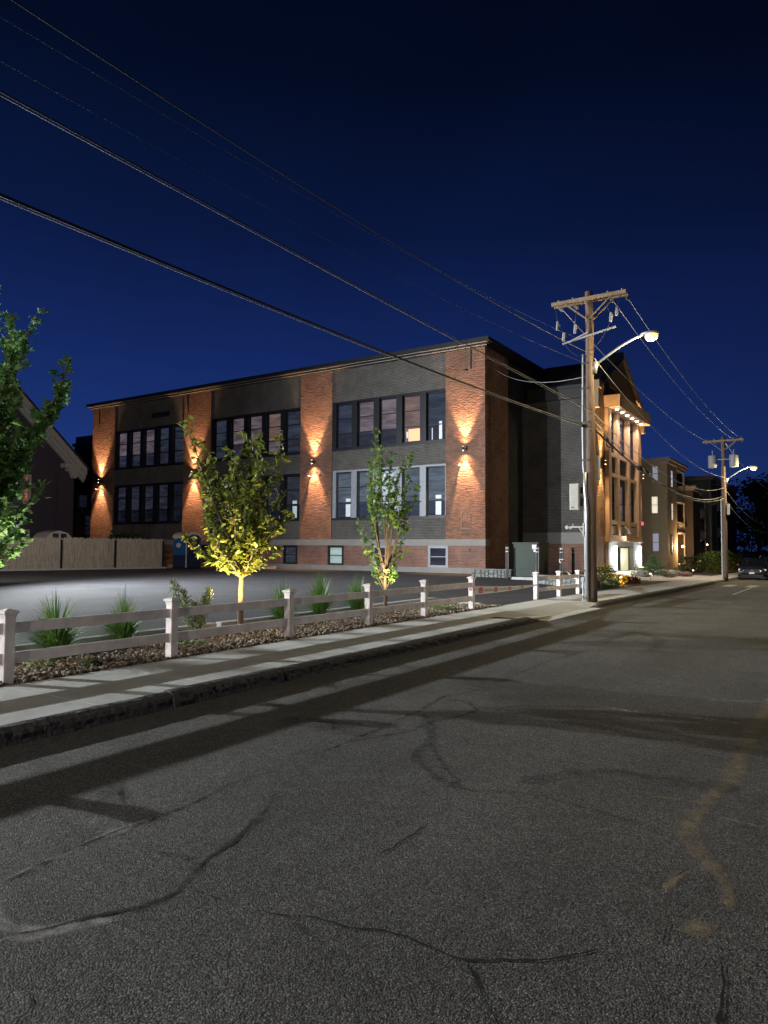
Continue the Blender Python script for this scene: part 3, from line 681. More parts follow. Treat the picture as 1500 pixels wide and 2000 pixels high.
ep(MB().box(EX - .5, EX - .02, 50.3, 59.5, 12.0, 13.1), 'front_wall', M['tanbrick'])
ep(MB().prism([(EX - .5, EY0, 13.1), (EX - .5, EY1, 13.1), (EX - .5, 54.6, 16.4)], (.5, 0, 0)), 'gable_wall', M['tanbrick'])
b = MB()
shaded_rake = MB()
for bb, ya, yb in ((shaded_rake, EY0 - .25, 54.58), (b, EY1 + .25, 54.6)):
    bb.bar((EX - .1, ya, 13.1), (EX - .1, yb, 16.6), .75, .28); ep(MB().bar((EX + .22, ya, 13.0), (EX + .22, yb, 16.42), .12, .5), 'rake_moulding', M['stone'] if bb is b else M['cornice'])
for ya in (EY0 - .1, EY1 + .1): ep(MB().box(EX - .5, EX + .38, ya - .35, ya + .35, 12.75, 13.25).box(EX - .3, EX + .28, ya - .22, ya + .22, 11.4, 12.75), 'eave_bracket', M['stone'])
ep(b, 'gable_coping', M['stone']); ep(shaded_rake, 'gable_coping', M['cornice'])  # left rake takes the dark cornice colour to paint its shade
ep(MB().prism([(-20, EY0 - .3, 13.1), (-20, EY1 + .3, 13.1), (-20, 54.6, 16.3)], (5.4, 0, 0)).prism([(-30, EY0 - .3, 13.1), (-30, EY1 + .3, 13.1), (-30, 54.6, 15.7)], (10, 0, 0)), 'roof', M['roofm'])
# portal
b = MB()
for (ya, yb) in ((50.3, 51.0), (58.8, 59.5)): b.box(EX - .3, EX + .28, ya, yb, 2.75, 11.75)
for (ya, yb) in ((53.05, 53.6), (56.1, 56.65)): b.box(EX - .35, EX + .18, ya, yb, 2.75, 11.75)
for (z0, z1) in ((3.55, 3.85), (7.0, 7.25), (8.45, 8.75)): b.box(EX - .35, EX + .12, 51.0, 58.8, z0, z1)
b.box(EX - .3, EX + .3, 50.2, 59.6, 2.25, 2.75)
ep(b, 'portal_frame', M['stone'], bevel=.02)
b = MB(); b.prism([(EX - .1, 50.15, 12.6), (EX + 1.15, 50.15, 12.6), (EX + 1.05, 50.3, 11.78), (EX - .1, 50.3, 11.78)], (0, 9.4, 0))
canopy = ep(b, 'canopy', M['stone'])
ep(MB().box(EX - .5, EX - .36, 51.0, 58.8, 2.75, 11.9), 'back_wall', M['trim'])
for ci, (ya, yb) in enumerate(((51.0, 53.05), (53.6, 56.1), (56.65, 58.8))):
    for (z0, z1, kind) in ((8.75, 11.75, 0), (7.25, 8.45, 1), (3.85, 7.0, 0), (2.75, 3.55, 2)):
        if kind == 1: ep(MB().box(EX - .3, EX - .05, ya, yb, z0, z1), 'spandrel_panel', M['trim'])
        elif kind == 2: ep(MB().box(EX - .3, EX, ya + .15, yb - .15, z0 + .1, z1 - .1), 'stone_panel', M['stoned'])
        else:
            t = .12 if ci != 1 else .35
            b = MB(); b.box(EX - .3, EX - .12, ya, ya + t, z0, z1).box(EX - .3, EX - .12, yb - t, yb, z0, z1).box(EX - .3, EX - .12, ya + t, yb - t, z1 - .5, z1).box(EX - .28, EX - .16, ya + t, yb - t, (z0 + z1) / 2 - .3, (z0 + z1) / 2 - .22)
            f = ep(b, 'window', M['trim'])
            ep(MB().box(EX - .25, EX - .24, ya + t, yb - t, z0, z1 - .5), 'pane', M['g_mauve'] if ci == 1 else M['g_dim'], f)
for k in range(6):
    y = 51.3 + k * 1.43
    o = ep(MB().cyl(EX + .62, y, 11.70, 11.775, .09), 'downlight', M['bulbd'], canopy)
    light('SPOT', 'canopy_light', (EX + .62, y, 11.66), 560, (1, .74, .60), canopy, aim=(EX + .25, y, 5), size=.08, angle=130, blend=.8)
sconce(EB, EX, 49.25, 7.75, (1, 0, 0), 2800, (1, .62, .28)); sconce(EB, EX, 60.2, 7.7, (1, 0, 0), 2800, (1, .62, .28))
ep(MB().box(EX, EX + .12, 60.8, 60.95, 3.75, 4.0), 'alarm_light', M['bulbr'])
ep(MB().bar((EX + .1, 55, 3.5), (EX + .45, 55.0, 3.1), .2, .1).box(EX + .3, EX + .55, 54.85, 55.15, 2.9, 3.05), 'flood_lamp', M['beige'])
light('SPOT', 'entry_flood', (EX + .6, 55.0, 2.85), 330, (1, .80, .6), EB, aim=(EX + 3.0, 50, -.1), size=.05, angle=140, blend=.9)
# doorway surround
b = MB()
b.box(EX - .3, EX + .2, 50.3, 52.2, -.4, 2.25).box(EX - .3, EX + .2, 57.2, 59.5, -.4, 2.25).box(EX - .3, EX + .2, 52.2, 57.2, 1.95, 2.25)
ep(b, 'doorway_surround', M['stoned'])
ep(MB().box(EX + .2, EX + .8, 57.6, 59.7, -.4, .35).box(EX + .2, EX + .5, 50.2, 51.6, -.4, .3), 'plinth', M['stoned'], bevel=.02)
ep(MB().box(EX + .2, EX + .5, 50.6, 59.2, 2.3, 2.36), 'door_canopy', M['metal'])
d = ep(MB().box(EX - .22, EX - .12, 52.2, 52.35, -.2, 1.95).box(EX - .22, EX - .12, 54.5, 54.65, -.2, 1.95).box(EX - .22, EX - .12, 57.05, 57.2, -.2, 1.95).box(EX - .22, EX - .12, 52.35, 57.05, 1.83, 1.95), 'door', M['dmetal'])
ep(MB().box(EX - .19, EX - .17, 54.65, 57.05, -.2, 1.83), 'pane', M['lobby'], d)
ep(MB().box(EX - .19, EX - .17, 52.35, 54.5, -.2, 1.83), 'pane', M['g_blue'], d)
for y in (51.55, 58.75):
    s = ep(MB().box(EX + .2, EX + .24, y - .1, y + .1, .2, 2.05), 'led_sconce', M['dmetal'])
    ep(MB().cyl(EX + .33, y, .25, 2.0, .10), 'led_tube', M['led'], s)
    light('POINT', 'led_light', (EX + .6, y, 1.2), 170, (.75, .86, 1), s, size=.3)
b = MB().box(EX + .2, EX + .22, 57.7, 58.25, .95, 1.62); s = ep(b, 'intercom_panel', M['roofw'])
for zz in (1.06, 1.26, 1.45): ep(MB().box(EX + .22, EX + .235, 57.9, 58.06, zz, zz + .09), 'number_mark', M['blackp'], s)

# ------------------------------------------------------------------ white fence
def fence_run(label, ys, rails):
    root = thing('rail_fence', label, 'fence', (-8.42, ys[0], hl(-8.42, ys[0])), 'white vinyl rail fences along the pavement')
    first = None
    for y in ys:
        z = hl(-8.42, y) - .02; x = -8.42; w = .064
        if first is None:
            b = MB().box(x - w, x + w, y - w, y + w, z, z + .86)
            p = b.build('post', M['vinyl'], root, bevel=.006)
            prof = [(w + .001, z + .80), (w + .004, z + .82), (w + .012, z + .85), (w + .028, z + .862), (w + .028, z + .885), (w + .01, z + .893), (.004, z + .915)]
            c = MB(); vs = []; fs = []
            for r, zz in prof: vs += [(x - r, y - r, zz), (x + r, y - r, zz), (x + r, y + r, zz), (x - r, y + r, zz)]
            for i in range(len(prof) - 1):
                for k in range(4): a = i * 4 + k; bb = i * 4 + (k + 1) % 4; fs.append((a, bb, bb + 4, a + 4))
            fs.append((24, 25, 26, 27)); c.add(vs, fs); c.build('post_cap', M['vinyl'], p)
            first = (p, y, z)
        else:
            c = first[0].copy(); COL.objects.link(c); c.parent = root; c.location = (0, y - first[1], z - first[2])
            for ch in first[0].children: d = ch.copy(); COL.objects.link(d); d.parent = c
    for (a, c) in rails:
        for h in (.30, .66):
            b = MB(); za, zc = hl(-8.42, a) + h, hl(-8.42, c) + h
            b.bar((-8.42, a + .06, za), (-8.42, c - .06, zc), .045, .135); b.build('rail', M['vinyl'], root, bevel=.008)
    return root
ys1 = [2.3, 4.72, 7.2, 9.85, 12.4, 14.75, 17.3]
fence_run('long white post and rail fence in front of the pebble bed', ys1, list(zip(ys1[:-1], ys1[1:])) + [(-.1, 2.3)])
ys2 = [22.0, 24.2, 26.3]
fence_run('short white post and rail fence beside the wooden utility pole', ys2, list(zip(ys2[:-1], ys2[1:])))
# barrier tape: one across the drive, one up to a bollard
def tape(label, p, q, wa, wb, sag, twist=0, wrap=True):
    p, q = Vector(p), Vector(q); n = 40; vs = []; L_ = (q - p).length
    for i in range(n + 1):
        t = i / n; c = p.lerp(q, t); c.z -= sag * 4 * t * (1 - t); w = wa + (wb - wa) * t
        tw = twist * t; vs += [(c.x + math.sin(tw) * w / 2, c.y, c.z - w / 2 * math.cos(tw)), (c.x - math.sin(tw) * w / 2, c.y, c.z + w / 2 * math.cos(tw))]
    mb = MB(); mb.v = vs; mb.f = [(2 * i, 2 * i + 2, 2 * i + 3, 2 * i + 1) for i in range(n)]
    o = mb.build('barrier_tape', M['tape'], org=p, recalc=False)
    tag(o, label, 'tape', 'red and white barrier tapes')
    if wrap:
        ov = MB(); gr = MB(); d = (q - p).normalized(); off = Vector((.006, 0, 0))
        k = .35; rnd = random.Random(2)
        while k < L_ - .5:
            t = k / L_; c = p.lerp(q, t); c.z -= sag * 4 * t * (1 - t); w = (wa + (wb - wa) * t); h = w * .36
            if h < .012: break
            ring = []
            for s_, rr in ((1, 1), (0, .55)):
                ring.append([c + off + d * math.cos(a) * .15 * (1 if s_ else .78) + Vector((0, 0, math.sin(a) * h * rr)) for a in lin(0, 2 * math.pi, 17)[:-1]])
            vs = ring[0] + ring[1]; ov.add(vs, [(i, (i + 1) % 16, 16 + (i + 1) % 16, 16 + i) for i in range(16)])
            ov.add([c + off + d * a_ + Vector((0, 0, b_ * h * .22)) for a_, b_ in ((-.08, -1), (.08, -1), (.08, 1), (-.08, 1))], [(0, 1, 2, 3)])
            for e in range(7):
                u = .24 + e * .075 + (.03 if e > 2 else 0); ww = .045; tt = (k + u) / L_
                c2 = p.lerp(q, tt); c2.z -= sag * 4 * tt * (1 - tt); hh = (wa + (wb - wa) * tt) * .17
                gr.add([c2 + off + Vector((0, 0, -hh)), c2 + off + d * ww + Vector((0, 0, -hh)), c2 + off + d * ww + Vector((0, 0, hh * (1 if e % 2 else .6))), c2 + off + Vector((0, 0, hh))], [(0, 1, 2, 3)])
            k += .98
        ov.build('oval_logo', M['red'], o, recalc=False); gr.build('tape_print', M['greyp'], o, recalc=False)
    return o
tape('white barrier tape with red ovals stretched across the driveway between the fences', (-8.35, 17.36, .66), (-8.34, 21.95, .62), .23, .04, .03)
b = MB()
for (h0, h1) in ((.50, .66),): b.box(-8.42 - .068, -8.42 + .068, 17.3 - .068, 17.3 + .068, .13 + h0, .13 + h1)
o = b.build('tape_wrap', M['tape'], org=(-8.42, 17.3, .6)); tag(o, 'loop of printed barrier tape wrapped round the last post before the driveway', 'tape', 'red and white barrier tapes')
b = MB()
for k in range(3): b.box(-8.42 - .045 + k * .032, -8.42 - .022 + k * .032, 17.3 - .070, 17.3 - .0681, .66, .72); b.box(-8.42 + .0681, -8.42 + .07, 17.3 - .05 + k * .035, 17.3 - .028 + k * .035, .66, .72)
b.build('red_letters', M['red'], o)

# ------------------------------------------------------------------ lot objects: cabinet, bollards, stone walls
CB = thing('utility_cabinet', 'large green electrical transformer cabinet behind black bollards', 'cabinet', (-14.1, 36.1, .1))
CB2 = MB().box(-14.75, -13.4, 35.3, 36.9, .28, 2.05).build('cabinet_body', M['green'], CB, bevel=.03)
MB().box(-14.79, -13.36, 35.26, 36.94, 2.03, 2.10).build('cabinet_lid', M['green'], CB)
MB().box(-14.62, -13.53, 35.285, 35.299, .72, 1.9).build('cabinet_door', M['green'], CB, bevel=.005)
MB().box(-14.9, -13.25, 35.1, 37.1, 0.08, .28).build('concrete_pad', M['conc2'], CB)
MB().box(-13.7, -13.45, 35.27, 35.284, 1.75, 1.98).build('warning_label', M['roofw'], CB)
MB().box(-13.62, -13.5, 35.27, 35.284, 1.6, 1.73).build('warning_label', M['roofw'], CB)
MB().box(-14.6, -14.54, 35.27, 35.284, 1.78, 1.84).build('latch', M['blackp'], CB)
def bollard(x, y):
    z = hl(x, y)
    r = thing('bollard', 'x', 'bollard', (x, y, z), 'black bollards around the green cabinet')
    MB().cyl(x, y, z - .05, z + 1.72, .085, n=16).build('bollard_post', M['blackp'], r, smooth=False)
    for h in (1.45, 1.63): MB().cyl(x, y, z + h, z + h + .045, .095).build('reflective_band', M['roofw'], r)
    MB().cyl(x + .07, y - .07, z + .1, z + 1.74, .014, n=6).cyl(x - .085, y - .02, z + .1, z + 1.74, .012, n=6).build('metal_strap', M['metal'], r)
    return r
b0 = bollard(-14.95, 35.0); b0['label'] = 'black bollard at the left corner of the green cabinet'
for (x, y, l) in ((-13.06, 34.4, 'black bollard standing in front of the right edge of the green cabinet'), (-12.4, 36.1, 'black bollard right of the cabinet with barrier tape tied to it'), (-12.4, 38.0, 'rearmost black bollard, nearest the utility pole in view')):
    c = copy_tree(b0); c.location = (x, y, hl(x, y)); c['label'] = l
tape('twisted white barrier tape rising from the fence to a bollard', (-8.42, 26.2, .72), (-12.4, 36.0, 1.2), .1, .22, .25, 1.2, wrap=False)
o = MB().box(-12.5, -12.29, 35.99, 36.2, 1.05, 1.24).build('tape_wrap', M['tape'], org=(-12.4, 36.1, 1.1)); tag(o, 'loop of barrier tape wrapped round a black bollard', 'tape', 'red and white barrier tapes')
MB().box(-12.285, -12.283, 36.02, 36.17, 1.1, 1.2).box(-12.47, -12.32, 35.986, 35.989, 1.1, 1.2).build('red_letters', M['red'], o)
MB().box(-13.13, -12.97, 34.29, 34.31, 1.1, 1.42)
def rubble_wall(label, p, q, h, seed, thick=.4):
    p, q = Vector(p), Vector(q); L_ = (q - p).length; d = (q - p).normalized(); n = Vector((d.y, -d.x, 0))
    root = thing('stone_wall', label, 'wall', (p + q) / 2, 'low rubble stone walls by the lot')
    z0 = p.z
    mb = MB().bar((p.x, p.y, z0 + h / 2), (q.x, q.y, z0 + h / 2), thick - .03, h); mb.build('wall_core', M['mortar'], root)
    rnd = random.Random(seed); mb = MB(); u = 0
    cols = []
    while u < L_:
        w = rnd.uniform(.2, .42); z = 0
        while z < h - .06:
            hh = min(rnd.uniform(.14, .3), h - z)
            c = p + d * (u + w / 2) + Vector((0, 0, z + hh / 2))
            for sgn in (1, -1):
                cc = c + n * sgn * (thick / 2 - .02); k = 9
                ring = []; a0 = rnd.uniform(0, 1)
                for i in range(k):
                    a = a0 + 2 * math.pi * i / k; sq = 1 / max(abs(math.cos(a)), abs(math.sin(a))) ** .6
                    ring.append((math.cos(a) * w * .5 * sq * rnd.uniform(.82, .98), math.sin(a) * hh * .5 * sq * rnd.uniform(.82, .98)))
                f1 = [cc + d * a + Vector((0, 0, b)) for a, b in ring]; f2 = [cc + n * sgn * .05 + d * a * .86 + Vector((0, 0, b * .86)) for a, b in ring]
                mb.add(f1 + f2, [(i, (i + 1) % k, k + (i + 1) % k, k + i) for i in range(k)] + [tuple(range(k, 2 * k))])
            z += hh
        u += w
    mb.build('stone_face', M['rubble'], root)
    MB().bar((p.x - d.x * .04, p.y - d.y * .04, z0 + h + .03), (q.x + d.x * .04, q.y + d.y * .04, z0 + h + .03), thick + .1, .06).build('coping', M['rubble'], root)
rubble_wall('low rubble stone wall at the corner of the brick building', (-18.0, 37.2, .1), (-15.5, 37.0, .1), .46, 1)
rubble_wall('low rubble stone wall behind the short white fence', (-12.6, 33.0, .05), (-8.9, 30.0, .05), .42, 2)
# ground beds under the cabinet
# portable toilet ---------------------------------------------------
TX, TY, TZ = -41.2, 36.5, .15
PT = thing('portable_toilet', 'blue portable toilet with white arched roof against the brick building', 'portable toilet', (TX, TY, TZ))
w = .72
MB().box(TX - w, TX + w, TY - w, TY + w, TZ + .08, TZ + 1.0).build('lower_body', M['toiletd'], PT, bevel=.03)
MB().box(TX - w + .01, TX + w - .01, TY - w + .01, TY + w - .01, TZ + 1.0, TZ + 2.32).build('upper_body', M['toilet'], PT, bevel=.03)
MB().box(TX - w - .05, TX + w + .05, TY - w - .05, TY + w + .05, TZ, TZ + .08).build('skid_base', M['blackp'], PT)
arc = [(TX + w + .04, TY - w * 1.06 * math.cos(t), TZ + 2.28 + .42 * math.sin(t)) for t in lin(0, math.pi, 13)]
MB().prism(arc, (-2 * w - .08, 0, 0)).build('roof', M['roofw'], PT)
dd = MB().box(TX + w - .005, TX + w + .03, TY - .5, TY + .5, TZ + .15, TZ + 2.2)
dd.prism([(TX + w + .042, TY - .58 * math.cos(t), TZ + 2.2 + .33 * math.sin(t)) for t in lin(0, math.pi, 9)], (.012, 0, 0))
dr = dd.build('door', M['toiletd'], PT)
MB().box(TX + w + .03, TX + w + .06, TY + .35, TY + .42, TZ + 1.1, TZ + 1.25).build('handle', M['metal'], dr)
def oval(cx, cy, cz, ax, rx, rz, m, name, par, off):
    ring = []
    for a in lin(0, 2 * math.pi, 25)[:-1]:
        if ax == 'y': ring.append((cx + rx * math.cos(a), cy, cz + rz * math.sin(a)))
        else: ring.append((cx, cy + rx * math.cos(a), cz + rz * math.sin(a)))
    return MB().prism(ring, off).build(name, M[m], par)
s = oval(TX - .1, TY - w - .012, TZ + 1.72, 'y', .25, .17, 'roofw', 'oval_sticker', PT, (0, .01, 0))
b = MB()
for k, (hx, hz) in enumerate(((-.12, .0), (-.04, .03), (.04, .0), (.1, .02))): b.box(TX - .1 + hx - .025, TX - .1 + hx + .03, TY - w - .02, TY - w - .0125, TZ + 1.66 + hz, TZ + 1.78 - hz)
b.build('sticker_print', M['greyp'], s)
s = oval(TX + w + .045, TY + .0, TZ + 2.15, 'x', .22, .15, 'greyp', 'oval_sticker', PT, (.008, 0, 0))
b = MB()
for k in range(8):
    if k == 3: continue
    b.box(TX - .6 + k * .15, TX - .5 + k * .15, TY - w - .012, TY - w + .001, TZ + 2.18, TZ + 2.28)
b.build('sign_letters', M['roofw'], PT)
MB().box(TX + w - .02, TX + w + .03, TY - w - .02, TY - w + .03, TZ + .1, TZ + 2.3).build('corner_trim', M['roofw'], PT)
# little planted kerb island beside the toilet
rubble = MB().box(-39.6, -36.0, 38.6, 40.6, .1, .32); o = rubble.build('planter_kerb', M['conc2'], org=(-38, 39.6, .1), bevel=.02); tag(o, 'low concrete planter edge beside the portable toilet', 'planter')
MB().box(-39.45, -36.15, 38.75, 40.45, .31, .34).build('planter_soil', M['soil'], o)
o = MB().box(-43.4, -42.3, 36.2, 37.2, .1, .42).build('concrete_block', M['stone'], org=(-42.8, 36.7, .1), bevel=.03); tag(o, 'small warm lit concrete block at the end of the wooden fence', 'block')

# ------------------------------------------------------------------ wooden fence at the back of the lot
FA = Vector((-47.6, 18.0, .15)); FB_ = Vector((-42.75, 35.6, .15)); fd = (FB_ - FA).normalized(); fn = Vector((fd.y, -fd.x, 0)); FL = (FB_ - FA).length
WF = thing('wooden_fence', 'long weathered stockade fence at the back of the lot', 'fence', FA)
random.seed(4)
npan = 5; pl = FL / npan
for k in range(npan):
    mb = MB(); u = k * pl + .02
    while u < (k + 1) * pl - .02:
        a = FA + fd * u; b_ = FA + fd * min(u + .135, (k + 1) * pl - .01); h = 2.13 + random.uniform(-.05, .05); off = fn * random.uniform(-.012, .012)
        a = a + off; b_ = b_ + off; m_ = (a + b_) / 2
        v = [a, b_, b_ - fn * .02, a - fn * .02]
        vs = [Vector((p.x, p.y, .16)) for p in v] + [Vector((p.x, p.y, .15 + h)) for p in v] + [Vector((m_.x, m_.y, .15 + h + .07)), Vector((m_.x - fn.x * .02, m_.y - fn.y * .02, .15 + h + .07))]
        mb.add(vs, [(0, 1, 5, 4), (1, 2, 6, 5), (2, 3, 7, 6), (3, 0, 4, 7), (4, 5, 8), (6, 7, 9), (5, 6, 9, 8), (7, 4, 8, 9)])
        u += .15
    mb.build('picket_panel', M['wood'], WF)
    mb = MB()
    for h in (.55, 1.15, 1.95):
        a = FA + fd * (k * pl) + fn * .04; b_ = FA + fd * ((k + 1) * pl - .02) + fn * .04; mb.bar((a.x, a.y, h), (b_.x, b_.y, h), .05, .09)
    mb.build('rail', M['wood'], WF)
for u in [pl * k for k in range(1, npan)] + [pl * (npan - .97) + pl * .95]:
    p = FA + fd * u + fn * .11; MB().box(p.x - .05, p.x + .05, p.y - .05, p.y + .05, .12, 2.2).build('metal_post', M['dmetal'], WF)
o = MB().bar((FA.x + .35, FA.y, .2), (FB_.x + .35, FB_.y, .2), .15, .12).build('lot_edge_kerb', M['conc2']); struct(o)

# ------------------------------------------------------------------ houses
def simple_window(b_, x=None, y=None, a0=0, a1=1, z0=0, z1=1, out=.06, trim='trimw', glass='g_dim', par=None, t=.12, sash=True):
    mb = MB()
    if x is not None:   # wall facing +X
        mb.box(x, x + out, a0, a0 + t, z0, z1).box(x, x + out, a1 - t, a1, z0, z1).box(x, x + out, a0 + t, a1 - t, z1 - t, z1).box(x, x + out, a0 + t, a1 - t, z0, z0 + t)
        if sash: mb.box(x + .01, x + out - .01, a0 + t, a1 - t, (z0 + z1) / 2 - .03, (z0 + z1) / 2 + .03)
        w = mb.build('window', M[trim], par); MB().box(x + .002, x + .02, a0 + t, a1 - t, z0 + t, z1 - t).build('pane', M[glass], w)
    else:
        mb.box(a0, a0 + t, y - out, y, z0, z1).box(a1 - t, a1, y - out, y, z0, z1).box(a0 + t, a1 - t, y - out, y, z1 - t, z1).box(a0 + t, a1 - t, y - out, y, z0, z0 + t)
        if sash: mb.box(a0 + t, a1 - t, y - out + .01, y - .01, (z0 + z1) / 2 - .03, (z0 + z1) / 2 + .03)
        w = mb.build('window', M[trim], par); MB().box(a0 + t, a1 - t, y - .02, y - .002, z0 + t, z1 - t).build('pane', M[glass], w)
    return w
# left neighbour with a big pale rake board
H = thing('gabled_house', 'dark sided gabled house with pale rake boards beyond the wooden fence', 'house', (-52, 24, .1))
ye, ya, ze, za = 34.2, 23.5, 8.2, 18.0
MB().prism([(-52, 2 * ya - ye, .1), (-52, ye, .1), (-52, ye, ze), (-52, ya, za), (-52, 2 * ya - ye, ze)], (-14, 0, 0)).build('wall', M['siding'], H)
mb = MB(); sl = (za - ze) / (ya - ye)
for sgn in (1, -1):
    yy = lambda y: y if sgn > 0 else 2 * ya - y
    for (off, wv, dx) in ((0, .55, .62), (-.55, .35, .42), (-.9, .22, .25)):
        mb.prism([(-52, yy(ye + .75), ze + sl * .75 + off + .55 - wv), (-52, yy(ye + .75), ze + sl * .75 + off + .55), (-52, yy(ya), za + off + .55), (-52, yy(ya), za + off + .55 - wv)], (dx, 0, 0))
mb.build('rake_board', M['trimw'], H)
mb = MB().box(-52, -51.4, ye - 1.2, ye + .75, ze - .25, ze + .08).box(-52, -51.55, ye - .8, ye + .5, ze - .5, ze - .25).prism([(-52, ye - .5, ze - .5), (-52, ye + .3, ze - .5), (-52, ye + .02, ze - 1.0), (-52, ye - .3, ze - 1.0)], (.3, 0, 0)); mb.build('cornice_return', M['trimw'], H)
MB().prism([(-51.35, 2 * ya - ye - .9, ze - .6 + .3), (-51.35, ya, za + .62), (-51.35, ye + .9, ze - .6 + .3), (-51.35, ye + .9, ze - .45 + .4), (-51.35, ya, za + .8), (-51.35, 2 * ya - ye - .9, ze - .45 + .4)], (-15, 0, 0)).build('roof', M['roofm'], H)
simple_window(H, x=-52, a0=29.0, a1=30.6, z0=4.6, z1=7.2, par=H, glass='g_dark', t=.16)
simple_window(H, x=-52, a0=24.5, a1=26, z0=4.6, z1=7.2, par=H, glass='g_dark', t=.16)
simple_window(H, x=-52, a0=29.2, a1=30.6, z0=.9, z1=3.0, par=H, glass='g_dark', t=.16)
MB().cyl(-51.9, 32.6, .2, 7.6, .05, n=8).build('downpipe', M['siding'], H)
H = thing('rear_house', 'small dark house with pale window trim seen behind the gabled house', 'house', (-64, 42, .1))
MB().box(-72, -64, 37, 48, .1, 7.2).build('wall', M['siding'], H)
MB().box(-64, -62.6, 42.3, 46, .1, 5.1).build('bay', M['sidteal'], H)
MB().box(-62.9, -62.45, 42.2, 46.1, 5.1, 5.35).build('bay_cornice', M['trimw'], H)
simple_window(H, x=-64, a0=42.6, a1=43.7, z0=5.5, z1=7.0, par=H, glass='g_dark', t=.14)
simple_window(H, x=-62.6, a0=42.35, a1=43.5, z0=2.7, z1=4.9, par=H, glass='g_dark', t=.16)
MB().prism([(-63.7, 36.6, 7.2), (-63.7, 48.4, 7.2), (-63.7, 42.5, 8.6)], (-8.6, 0, 0)).build('roof', M['roofm'], H)
SH = thing('garden_shed', 'pale shed top with two dark panes peeking over the wooden fence', 'shed', (-50, 31.2, .1))
MB().prism([(-49.2, 30.3, .1), (-49.2, 32.3, .1), (-49.2, 32.3, 2.45), (-49.2, 31.95, 2.75), (-49.2, 31.3, 2.92), (-49.2, 30.65, 2.75), (-49.2, 30.3, 2.45)], (-1.8, 0, 0)).build('shed_body', M['roofw'], SH)
for a in (30.75, 31.4): MB().box(-49.2, -49.17, a, a + .45, 2.3, 2.7).build('window', M['g_dark'], SH)

# right row of triple deckers
def decker(name, label, y0, y1, x1, top, wallm, w=10, trimm='trimw', porch=True, lit=False):
    z0 = hl(-12, y0) - .15; root = thing(name, label, 'house', (x1, (y0 + y1) / 2, z0), 'three storey houses down the street')
    bx = x1 - (1.2 if porch else 0)
    MB().box(x1 - w, bx, y0, y1, z0 - .6, top).build('wall', M[wallm], root)
    ym = y0 + (y1 - y0) * .52
    if porch:   # projecting bay on the near half, stacked open porches on the far half
        MB().box(bx, x1, y0, ym, z0 - .6, top).build('bay', M[wallm], root)
        h3 = (top - .4 - (z0 + .5)) / 3
        for k in range(4):
            zz = z0 + .5 + k * h3
            MB().box(bx, x1 + .1, ym, y1, zz - .15, zz).build('porch_deck', M[trimm], root)
            if k < 3:
                MB().box(x1 - .12, x1, y1 - .14, y1, zz, zz + h3 - .15).box(x1 - .12, x1, ym + .02, ym + .14, zz, zz + h3 - .15).build('porch_post', M[trimm], root)
                mb = MB().box(x1 - .08, x1 - .02, ym + .14, y1 - .14, zz + .95, zz + 1.02)
                n = 12
                for q in range(n): yy = ym + .2 + (y1 - ym - .4) * q / (n - 1); mb.box(x1 - .07, x1 - .03, yy - .02, yy + .02, zz, zz + .95)
                if k > 0: mb.build('porch_railing', M[trimm], root)
                simple_window(root, x=bx, a0=ym + .6, a1=ym + 1.6, z0=zz + .1, z1=zz + 2.1, par=root, glass='g_dark', t=.14)
    MB().box(x1 - w - .2, x1 + .35, y0 - .35, y1 + .35, top, top + .18).box(x1 - w, x1 + .2, y0 - .2, y1 + .2, top - .3, top).build('roof_cornice', M[trimm], root)
    h3 = (top - .4 - (z0 + .5)) / 3
    return root, z0, h3, ym
root, z0, h3, ym = decker('triple_decker_house', 'tan three storey house with lit windows and warm lit porch, nearest the school', 68.6, 77.0, -13.6, 10.0, 'sidtan')
for (a0, a1, zz0, zz1, gl) in ((-15.05, -14.35, 5.0, 6.7, 'warmwin'), (-15.0, -14.3, 1.5, 3.3, 'coolwin'), (-14.95, -14.3, 8.0, 9.5, 'coolwin'), (-17.3, -16.5, 5.0, 6.7, 'g_dark')):
    simple_window(root, y=68.6, a0=a0, a1=a1, z0=zz0, z1=zz1, par=root, glass=gl, t=.1)
for k, gl in enumerate(('warmwin', 'warmwin', 'g_pale')):
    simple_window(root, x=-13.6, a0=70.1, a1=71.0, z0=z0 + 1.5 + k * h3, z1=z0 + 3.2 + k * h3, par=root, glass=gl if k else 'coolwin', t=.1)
st = MB()
for k in range(7): st.box(-12.5 - .28 * (7 - k) + .9, -12.5 + .28 + .9 - .28 * (7 - k), 72.8, 75.2, z0 - .5, z0 - .4 + k * .2)
st.build('porch_stairs', M['sidtan'], root)
MB().sphere((-13.3, 73.9, z0 + 2.2), .1).build('porch_lamp', M['bulbw'], root)
light('POINT', 'porch_light', (-13.1, 73.8, z0 + 2.2), 800, (1, .58, .24), root, size=.1)
decker('triple_decker_house', 'dark brown house with porches just past the tan house', 79.3, 87.2, -13.2, 8.2, 'siddk')
r4, z0, h3, ym = decker('triple_decker_house', 'grey green three storey house behind the farther utility pole', 90, 98.5, -13.0, 10.2, 'sidteal')
decker('triple_decker_house', 'farthest dark house at the end of the row', 101.5, 111, -12.8, 10, 'siddk', porch=False)
r = thing('triple_decker_house', 'black silhouette flat topped house rising behind the dark brown house', 'house', (-18, 84, -.4), 'three storey houses down the street'); MB().box(-27, -16, 83, 89, -.5, 11.0).build('wall', M['siddk'], r); MB().box(-27.2, -15.8, 82.8, 89.2, 11.0, 11.25).build('roof_cornice', M['roofm'], r)
light('POINT', 'porch_light', (-12.9, 86.0, 2.3), 12, (.8, .9, 1), r4, size=.05)
o = MB().sphere((-12.9, 86.0, 2.3), .06).build('porch_lamp', M['bulbw'], r4)

